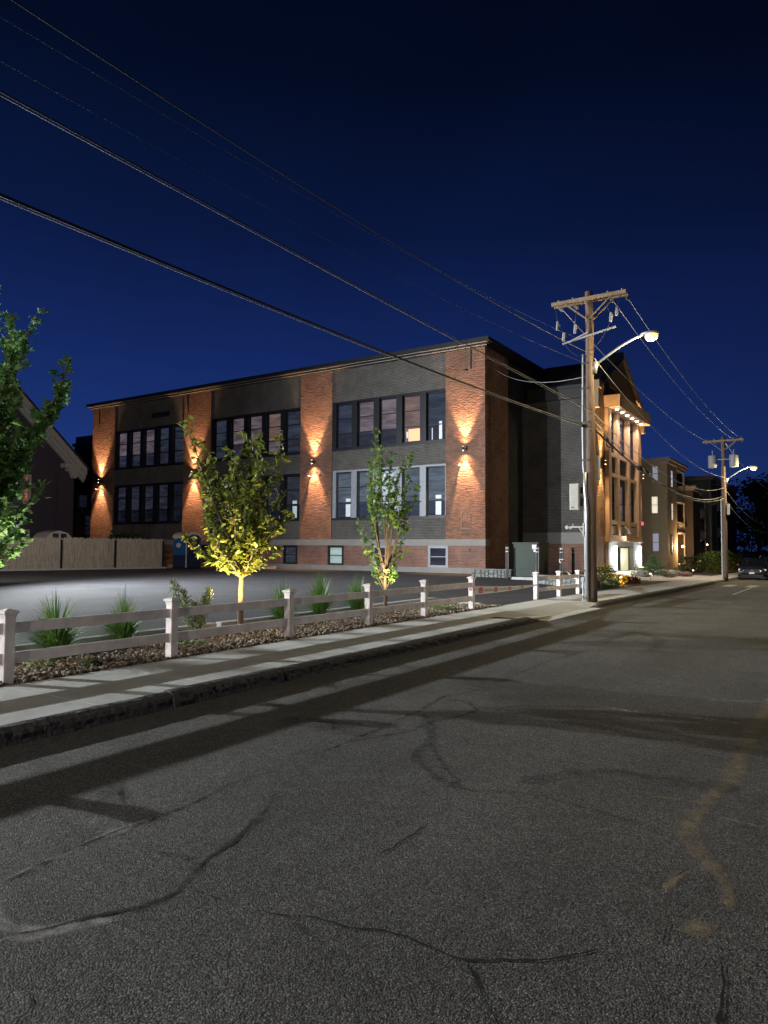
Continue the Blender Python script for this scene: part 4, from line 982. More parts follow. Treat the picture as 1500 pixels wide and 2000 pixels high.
# ------------------------------------------------------------------ trees and plants
def maple_leaf():
    a = [(0, -.35), (.12, -.05), (.45, -.12), (.33, .12), (.55, .38), (.22, .36), (.0, .75), (-.22, .36), (-.55, .38), (-.33, .12), (-.45, -.12), (-.12, -.05)]
    v = [(x, y, -.18 * abs(x)) for x, y in a] + [(0, .15, 0)]
    f = [(12, i, (i + 1) % 12) for i in range(12)]
    return np.array(v), f
def oval_leaf():
    v = [(0, -.5, 0), (.2, -.2, .06), (.23, .1, .05), (0, .55, -.12), (-.23, .1, .05), (-.2, -.2, .06), (0, 0, -.02)]
    return np.array(v), [(6, i, (i + 1) % 6) for i in range(6)]
def leaves(name, pts, dirs, size, tmpl, m, par, droop=.5, seed=1, sizevar=.35):
    rnd = np.random.RandomState(seed); V, F = tmpl; n = len(pts); allv = []; allf = []; tone = []
    for i in range(n):
        s = size * (1 + rnd.uniform(-sizevar, sizevar))
        d = Vector(dirs[i]) + Vector(rnd.normal(0, .5, 3)); d.z -= droop; d.normalize()
        up = Vector(rnd.normal(0, .55, 3)) + Vector((0, 0, 1)); sd = d.cross(up)
        if sd.length < 1e-3: sd = Vector((1, 0, 0))
        sd.normalize(); up = sd.cross(d)
        A = np.array([sd, d, up]); P = (V * s) @ A + np.array(pts[i])
        o = i * len(V); allv.append(P); allf += [tuple(k + o for k in f) for f in F]; tone += [rnd.rand()] * len(V)
    me = bpy.data.meshes.new(name); me.from_pydata(np.concatenate(allv).tolist() if n else [], [], allf)
    a = me.attributes.new('tone', 'FLOAT', 'POINT'); a.data.foreach_set('value', tone)
    me.materials.append(m); o = bpy.data.objects.new(name, me); COL.objects.link(o)
    o0 = Vector((0, 0, 0)); q = par
    while q is not None: o0 = o0 + q.location; q = q.parent
    me.transform(Matrix.Translation(-o0)); o.parent = par
    return o
def young_tree(label, base, trunk_h, r0, tips, lsize, tmpl, lm, dens, seed, twig=(.18, .42), fork=0, droop=.5, low=0.0):
    rnd = random.Random(seed); B = Vector(base)
    root = thing('young_tree', label, 'tree', base, 'young street trees in the pebble bed')
    wood = MB(); pts = []; dirs = []
    top = B + Vector((rnd.uniform(-.03, .03), 0, trunk_h))
    n = 8; tp = [B.lerp(top, i / n) + Vector((rnd.gauss(0, .008), rnd.gauss(0, .008), 0)) for i in range(n + 1)]
    tr = MB().tube([B + Vector((0, 0, -.1))] + tp, [r0 * 1.5] + [r0 * (1.15 - .35 * i / n) for i in range(n + 1)], 10)
    T = tr.build('trunk', M['bark'], root, smooth=True)
    for (lat, dep, z, h0) in tips:
        tip = B + RT * lat + FW * dep; tip.z = z
        s = B.copy(); s.z = B.z + h0 if h0 <= trunk_h else B.z + trunk_h
        s.x += rnd.uniform(-.02, .02)
        ln = (tip - s).length
        mid1 = s + (tip - s) * .33 + Vector((0, 0, -.02)) + (RT * lat + FW * dep) * .10 + Vector((rnd.gauss(0, .04), rnd.gauss(0, .04), 0)) * ln
        mid2 = s + (tip - s) * .68 + (RT * lat + FW * dep) * .08 + Vector((rnd.gauss(0, .03), rnd.gauss(0, .03), 0)) * ln
        path = []
        P = [s, mid1, mid2, tip]; k = max(8, int(ln / .1))
        for i in range(k + 1):
            t = i / k; a = (1 - t) ** 3; b_ = 3 * (1 - t) ** 2 * t; c = 3 * (1 - t) * t * t; d = t ** 3
            path.append(P[0] * a + P[1] * b_ + P[2] * c + P[3] * d)
        rr = r0 * .42
        wood.tube(path, [rr * (1 - .85 * i / k) + .003 for i in range(k + 1)], 6)
        for i in range(1, k + 1):
            t = i / k; d0 = (path[i] - path[i - 1]).normalized()
            if t < low: continue
            nt = 2 if rnd.random() < .6 else 1
            for q in range(nt):
                az = rnd.uniform(0, 2 * math.pi); sd = Vector((math.cos(az), math.sin(az), rnd.uniform(-.1, .5)))
                td = (d0 * .7 + sd).normalized(); tl = rnd.uniform(*twig) * (1.15 - .75 * t)
                e = path[i] + td * tl
                wood.tube([path[i], path[i] + td * tl * .5 + Vector((0, 0, .01)), e], [.005, .004, .002], 4, cap=False)
                m_ = max(1, int(dens * tl / .1 * rnd.uniform(.5, 1.3)))
                for w_ in range(m_):
                    u = rnd.uniform(.15, 1.1); pts.append(path[i] + td * tl * u + Vector((rnd.gauss(0, .03), rnd.gauss(0, .03), rnd.gauss(0, .03)))); dirs.append(td)
            if rnd.random() < .6 * dens: pts.append(path[i] + Vector((rnd.gauss(0, .03), rnd.gauss(0, .03), 0))); dirs.append(d0)
    wood.build('branches', M['bark'], root, smooth=True, recalc=False)
    leaves('crown', pts, dirs, lsize, tmpl, lm, root, droop, seed)
    return root
def uplight(label, p, aim, power, col, angle=95):
    r = thing('spot_light', label, 'light', p, 'spot lights under the young trees')
    P = Vector(p); d = (Vector(aim) - P).normalized()
    MB().tube([P, P + Vector((0, 0, .06))], .012, 6).build('stake', M['dmetal'], r)
    MB().tube([P + Vector((0, 0, .06)) - d * .04, P + Vector((0, 0, .06)) + d * .05], [.035, .05], 14, cap=False).build('lamp_body', M['dmetal'], r)
    MB().sphere(P + Vector((0, 0, .06)) + d * .045, .04, 12, 8).build('lens', M['bulbw'], r)
    light('SPOT', 'tree_spot', P + Vector((0, 0, .06)) + d * .10, power, col, r, aim=aim, size=.03, angle=angle, blend=.7)
rj = random.Random(9)
def tt(l): return [(a, (d if d is not None else rj.uniform(-.75, .75)), z, h) for a, d, z, h in l]
T1 = (-9.8, 10.05, .15)
young_tree('young green and gold leafed tree lit from below beside the taller fence post', T1, 1.30, .055,
    tt([(-1.08, -.2, 4.15, 1.3), (-.95, .3, 3.15, 1.3), (-.75, None, 3.75, 1.25), (-.30, .3, 3.65, 1.3), (.08, -.1, 3.95, 1.3), (.28, .2, 4.0, 1.3), (.0, None, 3.6, 1.3), (.74, .1, 4.0, 1.3), (.5, None, 3.35, 1.28), (.72, None, 2.9, 1.25), (.95, -.3, 2.45, 1.25), (.6, None, 2.35, 1.2),
        (-1.05, -.3, 1.95, 1.1), (-.85, .4, 2.3, 1.15), (-.7, None, 2.7, 1.2), (-.5, None, 3.1, 1.3), (-.45, -.6, 2.0, 1.1), (.35, -.6, 1.9, 1.05), (.6, .3, 1.75, 1.05), (-.6, .2, 1.7, 1.05), (.2, None, 2.9, 1.3), (-.2, None, 2.8, 1.3), (.4, .6, 2.2, 1.15), (0, -.8, 2.4, 1.2), (.1, .8, 2.5, 1.2), (-.3, .6, 3.2, 1.3), (.35, -.5, 3.1, 1.3)]),
    .145, oval_leaf(), M['leafA'], 2.2, 21, droop=.75)
uplight('bright spot light at the foot of the gold leafed tree', (-9.55, 9.52, .17), (-9.75, 10.0, 3.3), 1000, (1, .72, .30), 96)
T2 = (-9.95, 15.4, .15)
young_tree('slender sparse young maple in front of the bright window bay', T2, 1.0, .045,
    tt([(-.25, 0, 4.85, 1.0), (-.1, .2, 4.4, 1.0), (.62, .1, 4.2, 1.0), (.45, -.2, 4.0, 1.0), (.8, .1, 3.3, 1.0), (.6, None, 3.5, 1.0), (-.4, None, 3.9, 1.0), (-.35, .2, 3.4, 1.0), (.15, None, 4.2, 1.0), (.1, -.3, 3.6, 1.0), (-.45, .2, 3.1, 1.0), (.3, .3, 3.7, 1.0), (-.2, -.3, 4.3, 1.0)]),
    .118, maple_leaf(), M['leafB'], 2.3, 33, twig=(.10, .28), low=.45, droop=.35)
# lower sparse shoots
young_low = tt([(-.68, -.2, 2.35, .9), (-.5, .2, 2.1, .8), (-.35, -.1, 1.9, .6), (.3, .2, 1.9, .7), (.5, -.1, 2.2, .9), (-.15, .1, 1.5, .5), (.2, -.1, 1.3, .55), (.35, .1, 1.6, .6), (-.3, .1, 1.35, .5)])
def add_shoots(root_name, base, tips, lsize, tmpl, lm, dens, seed):
    root = [o for o in COL.objects if o.name.startswith(root_name) and o.location == Vector(base)][0]
    rnd = random.Random(seed); wood = MB(); pts = []; dirs = []; B = Vector(base)
    for (lat, dep, z, h0) in tips:
        s = B + Vector((0, 0, h0)); tip = B + RT * lat + FW * dep; tip.z = z; k = 10
        P = [s, s + (tip - s) * .4 + (RT * lat) * .3, tip]
        path = [P[0] * (1 - t) ** 2 + P[1] * 2 * t * (1 - t) + P[2] * t * t for t in lin(0, 1, k + 1)]
        wood.tube(path, [.011 * (1 - .7 * i / k) for i in range(k + 1)], 5)
        for i in range(5, k + 1):
            for q in range(rnd.randint(2, 5)):
                pts.append(path[i] + Vector((rnd.gauss(0, .07), rnd.gauss(0, .07), rnd.gauss(0, .06)))); dirs.append(Vector((rnd.gauss(0, 1), rnd.gauss(0, 1), 0)))
    wood.build('low_branches', M['bark'], root, smooth=True, recalc=False); leaves('low_crown', pts, dirs, lsize, tmpl, lm, root, .35, seed)
add_shoots('young_tree', T2, young_low, .12, maple_leaf(), M['leafB'], 1, 5)
uplight('small spot light at the foot of the slender maple', (-9.65, 14.85, .17), (-9.9, 15.3, 3.6), 620, (1, .80, .42), 100)
T0 = (-9.85, 4.7, .15)
young_tree('cool lit maple reaching into the left edge of view', T0, 1.7, .07,
    tt([(1.04, .1, 4.95, 1.7), (0.94, -.3, 4.3, 1.7), (1.46, .1, 4.25, 1.6), (1.34, .3, 3.95, 1.6), (1.18, None, 3.6, 1.6), (0.70, .2, 4.6, 1.7), (0.78, -.2, 3.9, 1.7), (0.94, None, 3.3, 1.5), (1.06, .3, 2.6, 1.3), (0.90, -.2, 2.25, 1.2), (0.94, .1, 1.85, 1.1), (0.78, .4, 2.9, 1.4), (0.74, -.3, 3.2, 1.5), (0.54, None, 4.9, 1.7), (0.70, .5, 2.1, 1.1), (0.62, -.1, 1.9, 1.1), (0.58, None, 2.5, 1.3),
        (0.22, .5, 5.3, 1.7), (-0.32, -.3, 5.2, 1.7), (-0.72, .2, 4.5, 1.7), (-0.96, .3, 3.6, 1.6), (-0.64, -.6, 3.0, 1.4), (0.14, -1, 3.8, 1.6), (0.06, 1.1, 3.9, 1.6), (-0.88, .4, 2.6, 1.3), (0.22, -.9, 2.6, 1.3)]),
    .10, maple_leaf(), M['leafC'], 5.0, 55, twig=(.12, .34), low=.18, droop=.35)
uplight('spot light under the leftmost maple', (-9.5, 4.5, .17), (-9.7, 4.8, 2.2), 750, (1, .86, .66), 110)

def grass_clump(label, p, n, h, spread, seed, first=None):
    rnd = random.Random(seed); mb = MB(); B = Vector(p)
    root = MB()
    for i in range(n):
        az = rnd.uniform(0, 2 * math.pi); lean = rnd.uniform(.05, 1) ** .75 * spread * 1.3; hh = h * 1.25 * rnd.uniform(.55, 1.15) * (1 - .22 * lean / spread); r = rnd.uniform(0, .07)
        d = Vector((math.cos(az), math.sin(az), 0)); s = Vector((-d.y, d.x, 0)); b0 = B + d * r; vs = []; k = 6
        w = rnd.uniform(.007, .014)
        for j in range(k + 1):
            t = j / k; q = b0 + d * lean * t ** 1.8 + Vector((0, 0, hh * (t - .40 * (lean / spread) * t ** 3.0)))
            ww = w * (1 - t ** 2 * .85); vs += [q - s * ww, q + s * ww]
        mb.add(vs, [(2 * j, 2 * j + 1, 2 * j + 3, 2 * j + 2) for j in range(k)], rnd.random())
    o = mb.build('ornamental_grass', M['grass'], org=p, recalc=False)
    return tag(o, label, 'grass clump', 'clumps of ornamental grass in the pebble bed')
for (x, y, h, sp, n, l) in ((-9.45, 6.0, .86, .66, 520, 'large arching grass clump nearest the left post of the fence'), (-9.75, 7.35, .80, .54, 460, 'dense upright grass clump left of the feathery shrub'),
      (-9.95, 11.4, .84, .50, 380, 'grass clump just behind the third fence post'), (-9.95, 12.7, .95, .6, 460, 'tall plumed grass clump between two fence posts'), (-9.95, 14.15, .86, .55, 400, 'grass clump left of the slender maple trunk')):
    grass_clump(l, (x, y, .14), n, h, sp, int(y * 10))
def feathery(label, p, stems, seed, size=.05):
    rnd = random.Random(seed); B = Vector(p); r = thing('feathery_shrub', label, 'shrub', p, 'feathery shrubs in the pebble bed'); w = MB(); pts = []; dirs = []
    for (lat, z, wd) in stems:
        tip = B + RT * lat + FW * rnd.uniform(-.1, .1) + Vector((0, 0, z)); path = [B.lerp(tip, t) + RT * lat * .15 * math.sin(t * 3.1) for t in lin(0, 1, 13)]
        w.tube(path, [.007 * (1 - .7 * i / 12) for i in range(13)], 5)
        for i in range(3, 13):
            t = i / 12
            for q in range(42):
                az = rnd.uniform(0, 6.28); rr = wd * (1 - abs(t - .55) * 1.3) * rnd.uniform(.1, 1); pts.append(path[i] + Vector((math.cos(az) * rr, math.sin(az) * rr, rr * .6 + rnd.gauss(0, .03)))); dirs.append(Vector((math.cos(az), math.sin(az), 1)))
    w.build('stems', M['bark'], r, recalc=False); leaves('foliage', pts, dirs, size, oval_leaf(), M['feather'], r, -.2, seed)
feathery('feathery pale shrub with several plumes between the posts left of the gold leafed tree', (-9.87, 9.0, .15), [(-.42, .98, .20), (-.25, .80, .17), (.22, .86, .15), (.0, .6, .14), (.12, .72, .12)], 3)
def ground_plant(label, p, n, rad, h, lm, size, seed, name='low_plant', cat='plant', group=None, tm=None):
    rnd = random.Random(seed); B = Vector(p); r = thing(name, label, cat, p, group); pts = []; dirs = []; w = MB()
    for i in range(max(5, n // 60)):
        az = rnd.uniform(0, 6.28); q = B + Vector((math.cos(az) * rad * .6, math.sin(az) * rad * .6, h * .7)); w.tube([B, B.lerp(q, .5) + Vector((0, 0, .03)), q], [.012, .009, .004], 5)
    for i in range(n):
        u = rnd.random() ** .5; az = rnd.uniform(0, 6.28); ph = rnd.uniform(.0, 1.0); clump = 1 + .25 * math.sin(az * 3 + seed) * math.cos(ph * 5)
        rr = rad * u * math.sqrt(max(0, 1 - (ph - .35) ** 2 * 1.3)) * clump
        pts.append(B + Vector((math.cos(az) * rr, math.sin(az) * rr, h * ph * clump))); dirs.append(Vector((math.cos(az), math.sin(az), .5)))
    w.build('stems', M['bark'], r, recalc=False); leaves('foliage', pts, dirs, size, tm or oval_leaf(), lm, r, .1, seed); return r
ground_plant('small low green plant in the pebbles near the driveway end', (-8.95, 16.7, .15), 110, .33, .10, M['grass'], .09, 1, group='low green plants in pebbles')
ground_plant('tiny green weed in the pebbles near the left post', (-8.75, 6.1, .15), 40, .12, .10, M['leafB'], .07, 2, group='low green plants in pebbles')
ground_plant('tuft of light green leaves below the large arching grass', (-9.1, 5.55, .15), 60, .16, .16, M['feather'], .07, 7, group='low green plants in pebbles')
ground_plant('low green mat between the second and third posts', (-9.3, 8.3, .15), 90, .3, .07, M['grass'], .07, 8, group='low green plants in pebbles')
ground_plant('small wispy shrub in the planter beside the portable toilet', (-39.0, 39.6, .3), 500, .55, 1.1, M['leafD'], .14, 12, 'planter_shrub', 'shrub')
ground_plant('dark hedge top showing above the wooden fence', (-46.5, 35.0, .1), 1500, 1.6, 2.7, M['leafD'], .2, 14, 'hedge', 'hedge')
# entrance garden
gd = [(-9.9, 33.9, .7, .75, 'leafD', 'dark green shrub right beside the utility pole base'), (-10.4, 36.0, .75, .95, 'goldleaf', 'golden yellow shrub, tallest in the entrance garden'), (-9.3, 35.0, .5, .5, 'goldleaf', 'low orange gold shrub lit brightly at the pavement edge'),
      (-9.3, 37.6, .5, .35, 'redleaf', 'dark red low plant at the pointed end of the entrance garden'), (-10.8, 38.3, .7, .75, 'leafD', 'green shrub in front of the school doorway'), (-9.0, 33.0, .35, .4, 'feather', 'pale variegated plant at the near end of the entrance garden')]
for i, (x, y, r_, h_, mt, l) in enumerate(gd): ground_plant(l, (x, y, hl(x, y)), 700, r_, h_, M[mt], .10, 40 + i, 'garden_shrub', 'shrub', 'shrubs in the entrance garden')
for i, (x, y, l) in enumerate(((-9.0, 34.6, 'glowing garden light among the golden shrubs'), (-9.35, 42.3, 'mushroom shaped path light on the pavement edge by the doorway'), (-9.3, 55.5, 'far path light beside the right hand garden'))):
    z = hl(x, y); r = thing('path_light', l, 'light', (x, y, z), 'small path lights'); MB().cyl(x, y, z, z + .42, .012, n=8).build('stem', M['dmetal'], r)
    MB().lathe(x, y, [(.002, z + .47), (.10, z + .43), (.105, z + .42), (.002, z + .42)], 16).build('cap', M['metal'], r); MB().cyl(x, y, z + .39, z + .419, .03, n=10).build('lens', M['bulbw'], r)
    light('POINT', 'path_light_glow', (x, y, z + .36), (34, 16, 5)[i], (1, .66, .34), r, size=.03)
light('SPOT', 'path_wash', (-8.9, 34.3, .5), 25, (1, .62, .25), r, aim=(-10.2, 36, .4), size=.05, angle=120)
def conifer(label, p, h, seed):
    rnd = random.Random(seed); B = Vector(p); r = thing('conifer_shrub', label, 'shrub', p); w = MB().tube([B, B + Vector((0, 0, h))], [.03, .006], 6); pts = []; dirs = []
    for i in range(16):
        t = .12 + .85 * i / 16; n = 7
        for k in range(n):
            az = rnd.uniform(0, 6.28); L_ = h * .62 * (1 - t) ** .8 * rnd.uniform(.7, 1.1) + .05; s = B + Vector((0, 0, h * t)); e = s + Vector((math.cos(az) * L_, math.sin(az) * L_, L_ * .25)); w.tube([s, e], [.008, .003], 4, cap=False)
            for q in range(int(14 * L_ / .4) + 4): pts.append(s.lerp(e, rnd.uniform(.1, 1)) + Vector((rnd.gauss(0, .025), rnd.gauss(0, .025), rnd.gauss(0, .02)))); dirs.append((e - s).normalized())
    w.build('trunk', M['bark'], r, recalc=False); leaves('foliage', pts, dirs, .09, oval_leaf(), M['fir'], r, 0, seed)
conifer('bright green small conifer in the garden right of the school entrance', (-10.7, 49.3, -.1), 1.5, 5)
ground_plant('small grassy tuft beside the entrance plinth', (-11.6, 48.0, -.08), 250, .3, .35, M['grass'], .09, 60, 'garden_shrub', 'shrub', 'shrubs in the entrance garden')
ground_plant('thin pale shrub left of the small conifer', (-12.2, 51.5, -.1), 90, .25, 1.2, M['feather'], .12, 61, 'garden_shrub', 'shrub', 'shrubs in the entrance garden')
for i, (x, y) in enumerate(((-9.7, 49.5), (-9.2, 52.5))): ground_plant(('low red plants at the foot of the small conifer', 'low red plants at the far end of the boulder edge')[i], (x, y, -.1), 180, .4, .2, M['redleaf'], .09, 70 + i, 'garden_shrub', 'shrub', 'shrubs in the entrance garden')
for i, (x, y, s) in enumerate(((-11.0, 47.6, .4), (-10.6, 51.2, .5), (-10.2, 53.2, .45), (-9.6, 54.4, .35))):
    mb = MB(); mb.sphere((x, y, hl(x, y) + s * .3), s, 12, 8, (1.2, 1.3, .62)); rnd = random.Random(i)
    mb.v = [(a + rnd.gauss(0, .02), b_ + rnd.gauss(0, .02), c + rnd.gauss(0, .02)) for a, b_, c in mb.v]
    tag(mb.build('boulder', M['rubble'], org=(x, y, hl(x, y))), ('pale boulder left of the small conifer', 'large pale boulder right of the small conifer', 'pale boulder in the middle of the garden edge', 'last pale boulder toward the farther utility pole')[i], 'rock', 'boulders edging the right hand garden')
# shrubs and weeds along the far front yards
for i, (x, y, r_, h_, l) in enumerate(((-10.5, 62, 1.1, 1.3, 'dark shrub in front of the lit porch stairs'), (-9.8, 67.5, 1.3, 1.7, 'overgrown yellow green shrub left of the farther pole'), (-10.0, 73, 1.5, 1.9, 'bushy shrub before the dark brown house'), (-9.6, 79, 1.5, 1.8, 'farthest front yard shrub behind the farther pole'), (-9.3, 86, 1.6, 1.7, 'dark shrub mass beyond the farther pole'))):
    ground_plant(l, (x, y, hl(x, y)), 1100, r_, h_, M['leafB' if i in (1, 2) else 'leafD'], .16, 80 + i, 'yard_shrub', 'shrub', 'front yard shrubs down the street')
def big_tree(label, p, h, rad, n, seed, lm='leafD', name='street_tree'):
    rnd = random.Random(seed); B = Vector(p); r = thing(name, label, 'tree', p, 'large dark trees down the street'); w = MB(); n = int(n * 3.2)
    w.tube([B - Vector((0, 0, .5)), B + Vector((0, 0, h * .35)), B + Vector((.3, .2, h * .75))], [.35, .28, .08], 8); pts = []; dirs = []
    cl = []
    for i in range(26):
        az = rnd.uniform(0, 6.28); u = rnd.uniform(.25, 1); zz = rnd.uniform(.06, .95); rr = rad * u * math.sqrt(max(.05, 1 - ((zz - .5) / .55) ** 2 * .8)); c = B + Vector((math.cos(az) * rr, math.sin(az) * rr, h * zz)); cl.append((c, rnd.uniform(.18, .34) * rad)); w.tube([B + Vector((0, 0, h * zz * .6)), c], [.1, .03], 5, cap=False)
    for i in range(n):
        c, s = rnd.choice(cl); pts.append(c + Vector((rnd.gauss(0, s), rnd.gauss(0, s), rnd.gauss(0, s * .7)))); dirs.append(Vector((rnd.gauss(0, 1), rnd.gauss(0, 1), 0)))
    w.build('trunk', M['barkd'], r, recalc=False); leaves('crown', pts, dirs, .6, oval_leaf(), M[lm], r, .2, seed)
big_tree('dark leafy tree mass at the end of the street, left of the lamp', (-11, 122, -.8), 13, 5, 2600, 1)
big_tree('dark leafy tree at the end of the street behind the parked cars', (-4.5, 135, -.8), 12, 6, 2600, 2)
big_tree('green leafy tree at the right edge of view', (1.5, 100, -.7), 11.5, 6, 3000, 3, 'leafB')
big_tree('distant tree behind the rear house', (-78, 52, 0), 8.5, 4, 1500, 4)

# ------------------------------------------------------------------ utility poles
def pole(label, x, y, z, h, armz, lampz, lampx, cans=False, power=1, box=True, lcol=(1, .80, .42)):
    r = thing('utility_pole', label, 'pole', (x, y, z), 'wooden utility poles along the kerb')
    b = MB(); n = 14; rnd = random.Random(int(y))
    b.tube([(x + .012 * math.sin(i * 1.7), y, z - .3 + (h + .3) * i / n) for i in range(n + 1)], [.165 - .045 * i / n for i in range(n + 1)], 14)
    b.build('pole_shaft', M['pole'], r, smooth=True)
    b = MB()
    for s in (-.13, .13): b.bar((x - 1.2, y + s, z + armz), (x + 1.2, y + s, z + armz), .09, .12)
    b.build('crossarm', M['cross'], r, bevel=.01)
    b = MB()
    for s in (-1, 1):
        for q in (-.16, .16): b.bar((x + s * .75, y + q, z + armz - .05), (x, y + q * .9, z + armz - .7), .035, .035)
    b.build('arm_brace', M['cross'], r)
    b = MB()
    for s in (-1.05, -.55, .62, 1.08):
        for q in range(4): b.tube([(x + s, y + .25 + q * .07, z + armz - .03), (x + s, y + .29 + q * .07, z + armz - .03)], .05, 8)
        b.tube([(x + s, y + .15, z + armz - .03), (x + s, y + .6, z + armz - .03)], .012, 6)
        b.cyl(x + s * .96, y, z + armz + .06, z + armz + .16, .03, n=8)
    b.build('insulator', M['porcelain'], r)
    # side bracket with cutouts below the arm
    if not cans:
        b = MB(); b.bar((x - .85, y - .1, z + armz - 1.35), (x + .85, y - .1, z + armz - 1.05), .05, .05); b.bar((x - .55, y - .16, z + armz - 1.3), (x, y - .16, z + armz - 1.1), .03, .03); b.build('cutout_bracket', M['metal'], r)
        for (s, zz) in ((-.8, -1.15), (-.42, -.95), (.72, -.75), (.9, -.6), (-1.0, -.75)):
            b = MB(); b.tube([(x + s, y - .18, z + armz + zz - .14), (x + s + .03, y - .18, z + armz + zz + .14)], [.045, .05], 10).bar((x + s - .06, y - .14, z + armz + zz), (x + s + .1, y - .14, z + armz + zz + .03), .02, .02)
            b.build('fuse_cutout', M['porcelain'], r, smooth=False)
        w = MB()
        for (p0, p1, s_) in (((-.8, -.9), (-1.05, -.1), .2), ((-.42, -.8), (-.3, -.1), .2), ((.72, -.6), (.62, -.1), .15), ((.9, -.45), (1.05, -.1), .15), ((-.8, -1.3), (0, -1.9), .2), ((.72, -.9), (.1, -1.7), .2)):
            w.tube([(x + p0[0] + (p1[0] - p0[0]) * t, y - .2 - .1 * math.sin(math.pi * t), z + armz + p0[1] + (p1[1] - p0[1]) * t - s_ * math.sin(math.pi * t)) for t in lin(0, 1, 9)], .009, 5)
        w.build('jumper_wire', M['dmetal'], r)
    else:
        for s in (-.62, .62):
            b = MB(); b.lathe(x + s, y - .1, [(.01, z + armz - 1.75), (.26, z + armz - 1.72), (.27, z + armz - 1.0), (.24, z + armz - .93), (.01, z + armz - .9)], 18)
            b.cyl(x + s, y - .1, z + armz - .9, z + armz - .6, .03, n=8); b.bar((x, y - .1, z + armz - 1.2), (x + s, y - .1, z + armz - 1.2), .06, .06)
            b.build('transformer_can', M['porcelain'], r, smooth=False)
    # lamp arm
    b = MB(); zl = z + lampz
    P = [Vector((x + .12, y, zl - .75)), Vector((x + (lampx - x) * .45, y, zl - .28)), Vector((x + (lampx - x) * .75, y, zl)), Vector((lampx - .1, y, zl + .03))]
    path = [P[0] * (1 - t) ** 3 + P[1] * 3 * (1 - t) ** 2 * t + P[2] * 3 * (1 - t) * t * t + P[3] * t ** 3 for t in lin(0, 1, 14)]
    b.tube(path, .035, 10); b.bar((x + .1, y, zl - .95), (x + .18, y, zl - .6), .12, .2); b.build('lamp_arm', M['metal'], r, smooth=True)
    hd = MB(); hd.sphere((lampx + .08, y, zl + .05), .2, 14, 8, (1.5, .8, .38)); hd = hd.build('lamp_head', M['metal'], r, smooth=True)
    MB().sphere((lampx + .12, y, zl - .05), .15, 14, 10, (1.3, 1.1, 1.0)).build('lamp_lens', M['bulby'], hd, smooth=True)
    MB().sphere((lampx + .10, y - .09, zl - .09), .085, 12, 8, (1.2, 1, .9)).build('lamp_bulb', M['bulbcore'], hd, smooth=True)
    light('POINT', 'street_light', (lampx + .12, y, zl - .24), 900 * power, lcol, hd, size=.1)
    return r
p1x, p1y = -6.73, 22.4
p1 = pole('tall wooden utility pole nearest the camera with grey conduits and lit yellow lamp', p1x, p1y, .14, 9.9, 9.65, 8.2, -4.95, power=1.25)
# conduits, cabinet and sign bracket on the near pole
b = MB(); b.tube([(p1x - .16, p1y - .1, .1), (p1x - .16, p1y - .1, 4.0), (p1x - .20, p1y - .1, 4.4), (p1x - .21, p1y - .1, 5.6), (p1x - .18, p1y - .1, 8.0)], .036, 10)
b.build('conduit', M['pvc'], p1, smooth=True)
MB().tube([(p1x - .08, p1y - .19, .1), (p1x - .08, p1y - .19, 3.0), (p1x - .14, p1y - .15, 3.7), (p1x - .14, p1y - .15, 4.2)], .055, 12).build('conduit', M['metal'], p1, smooth=True)
MB().tube([(p1x - .24, p1y - .1, .1), (p1x - .24, p1y - .1, .75)], .025, 8).box(p1x - .29, p1x - .2, p1y - .15, p1y - .06, .75, .9).build('conduit', M['metal'], p1)
b = MB()
for zz in (1.1, 2.3, 3.4, 4.6, 5.8, 6.9, 7.7): b.bar((p1x - .24, p1y - .14, zz), (p1x, p1y - .17, zz), .02, .05)
b.build('conduit_strap', M['dmetal'], p1)
c = MB().box(p1x - .62, p1x - .31, p1y - .22, p1y + .08, 3.02, 3.86).build('pole_cabinet', M['beige'], p1, bevel=.015)
MB().box(p1x - .59, p1x - .34, p1y - .232, p1y - .221, 3.06, 3.82).build('cabinet_door', M['beige'], c)
MB().box(p1x - .56, p1x - .48, p1y - .24, p1y - .233, 3.09, 3.12).build('cabinet_mark', M['dmetal'], c)
MB().bar((p1x - .31, p1y - .05, 3.3), (p1x - .15, p1y - .05, 3.3), .1, .3).bar((p1x - .31, p1y - .05, 3.65), (p1x - .15, p1y - .05, 3.65), .1, .2).build('cabinet_bracket', M['dmetal'], p1)
b = MB(); z = 2.48; b.bar((p1x - .18, p1y - .15, z), (p1x - .62, p1y - .15, z), .03, .05); b.tube([(p1x - .74, p1y - .15, z - .01), (p1x - .74, p1y - .135, z - .01)], .06, 14); b.tube([(p1x - .62, p1y - .15, z - .02), (p1x - .62, p1y - .13, z - .02)], .045, 12)
b.bar((p1x - .55, p1y - .15, z), (p1x - .53, p1y - .15, z + .09), .02, .03); b.bar((p1x - .2, p1y - .15, z - .3), (p1x - .2, p1y - .15, z + .12), .05, .05); b.bar((p1x - .2, p1y - .15, z - .22), (p1x - .36, p1y - .15, z), .02, .03)
b.build('sign_bracket', M['beige'], p1)
MB().box(p1x + .16, p1x + .22, p1y + .1, p1y + .3, 4.0, 4.75).build('street_side_box', M['pvc'], p1)
p2x, p2y, p2z = -6.45, 49.9, -.1
p2 = pole('farther wooden utility pole with two grey transformer cans and a lit lamp', p2x, p2y, p2z, 9.1, 8.85, 7.05, -4.85, cans=True, power=1.5)
MB().tube([(p2x - .15, p2y - .1, p2z), (p2x - .15, p2y - .1, 5)], .045, 8).build('conduit', M['metal'], p2)
MB().box(p2x + .17, p2x + .3, p2y - .1, p2y + .1, 4.0, 4.7).build('street_side_box', M['beige'], p2)
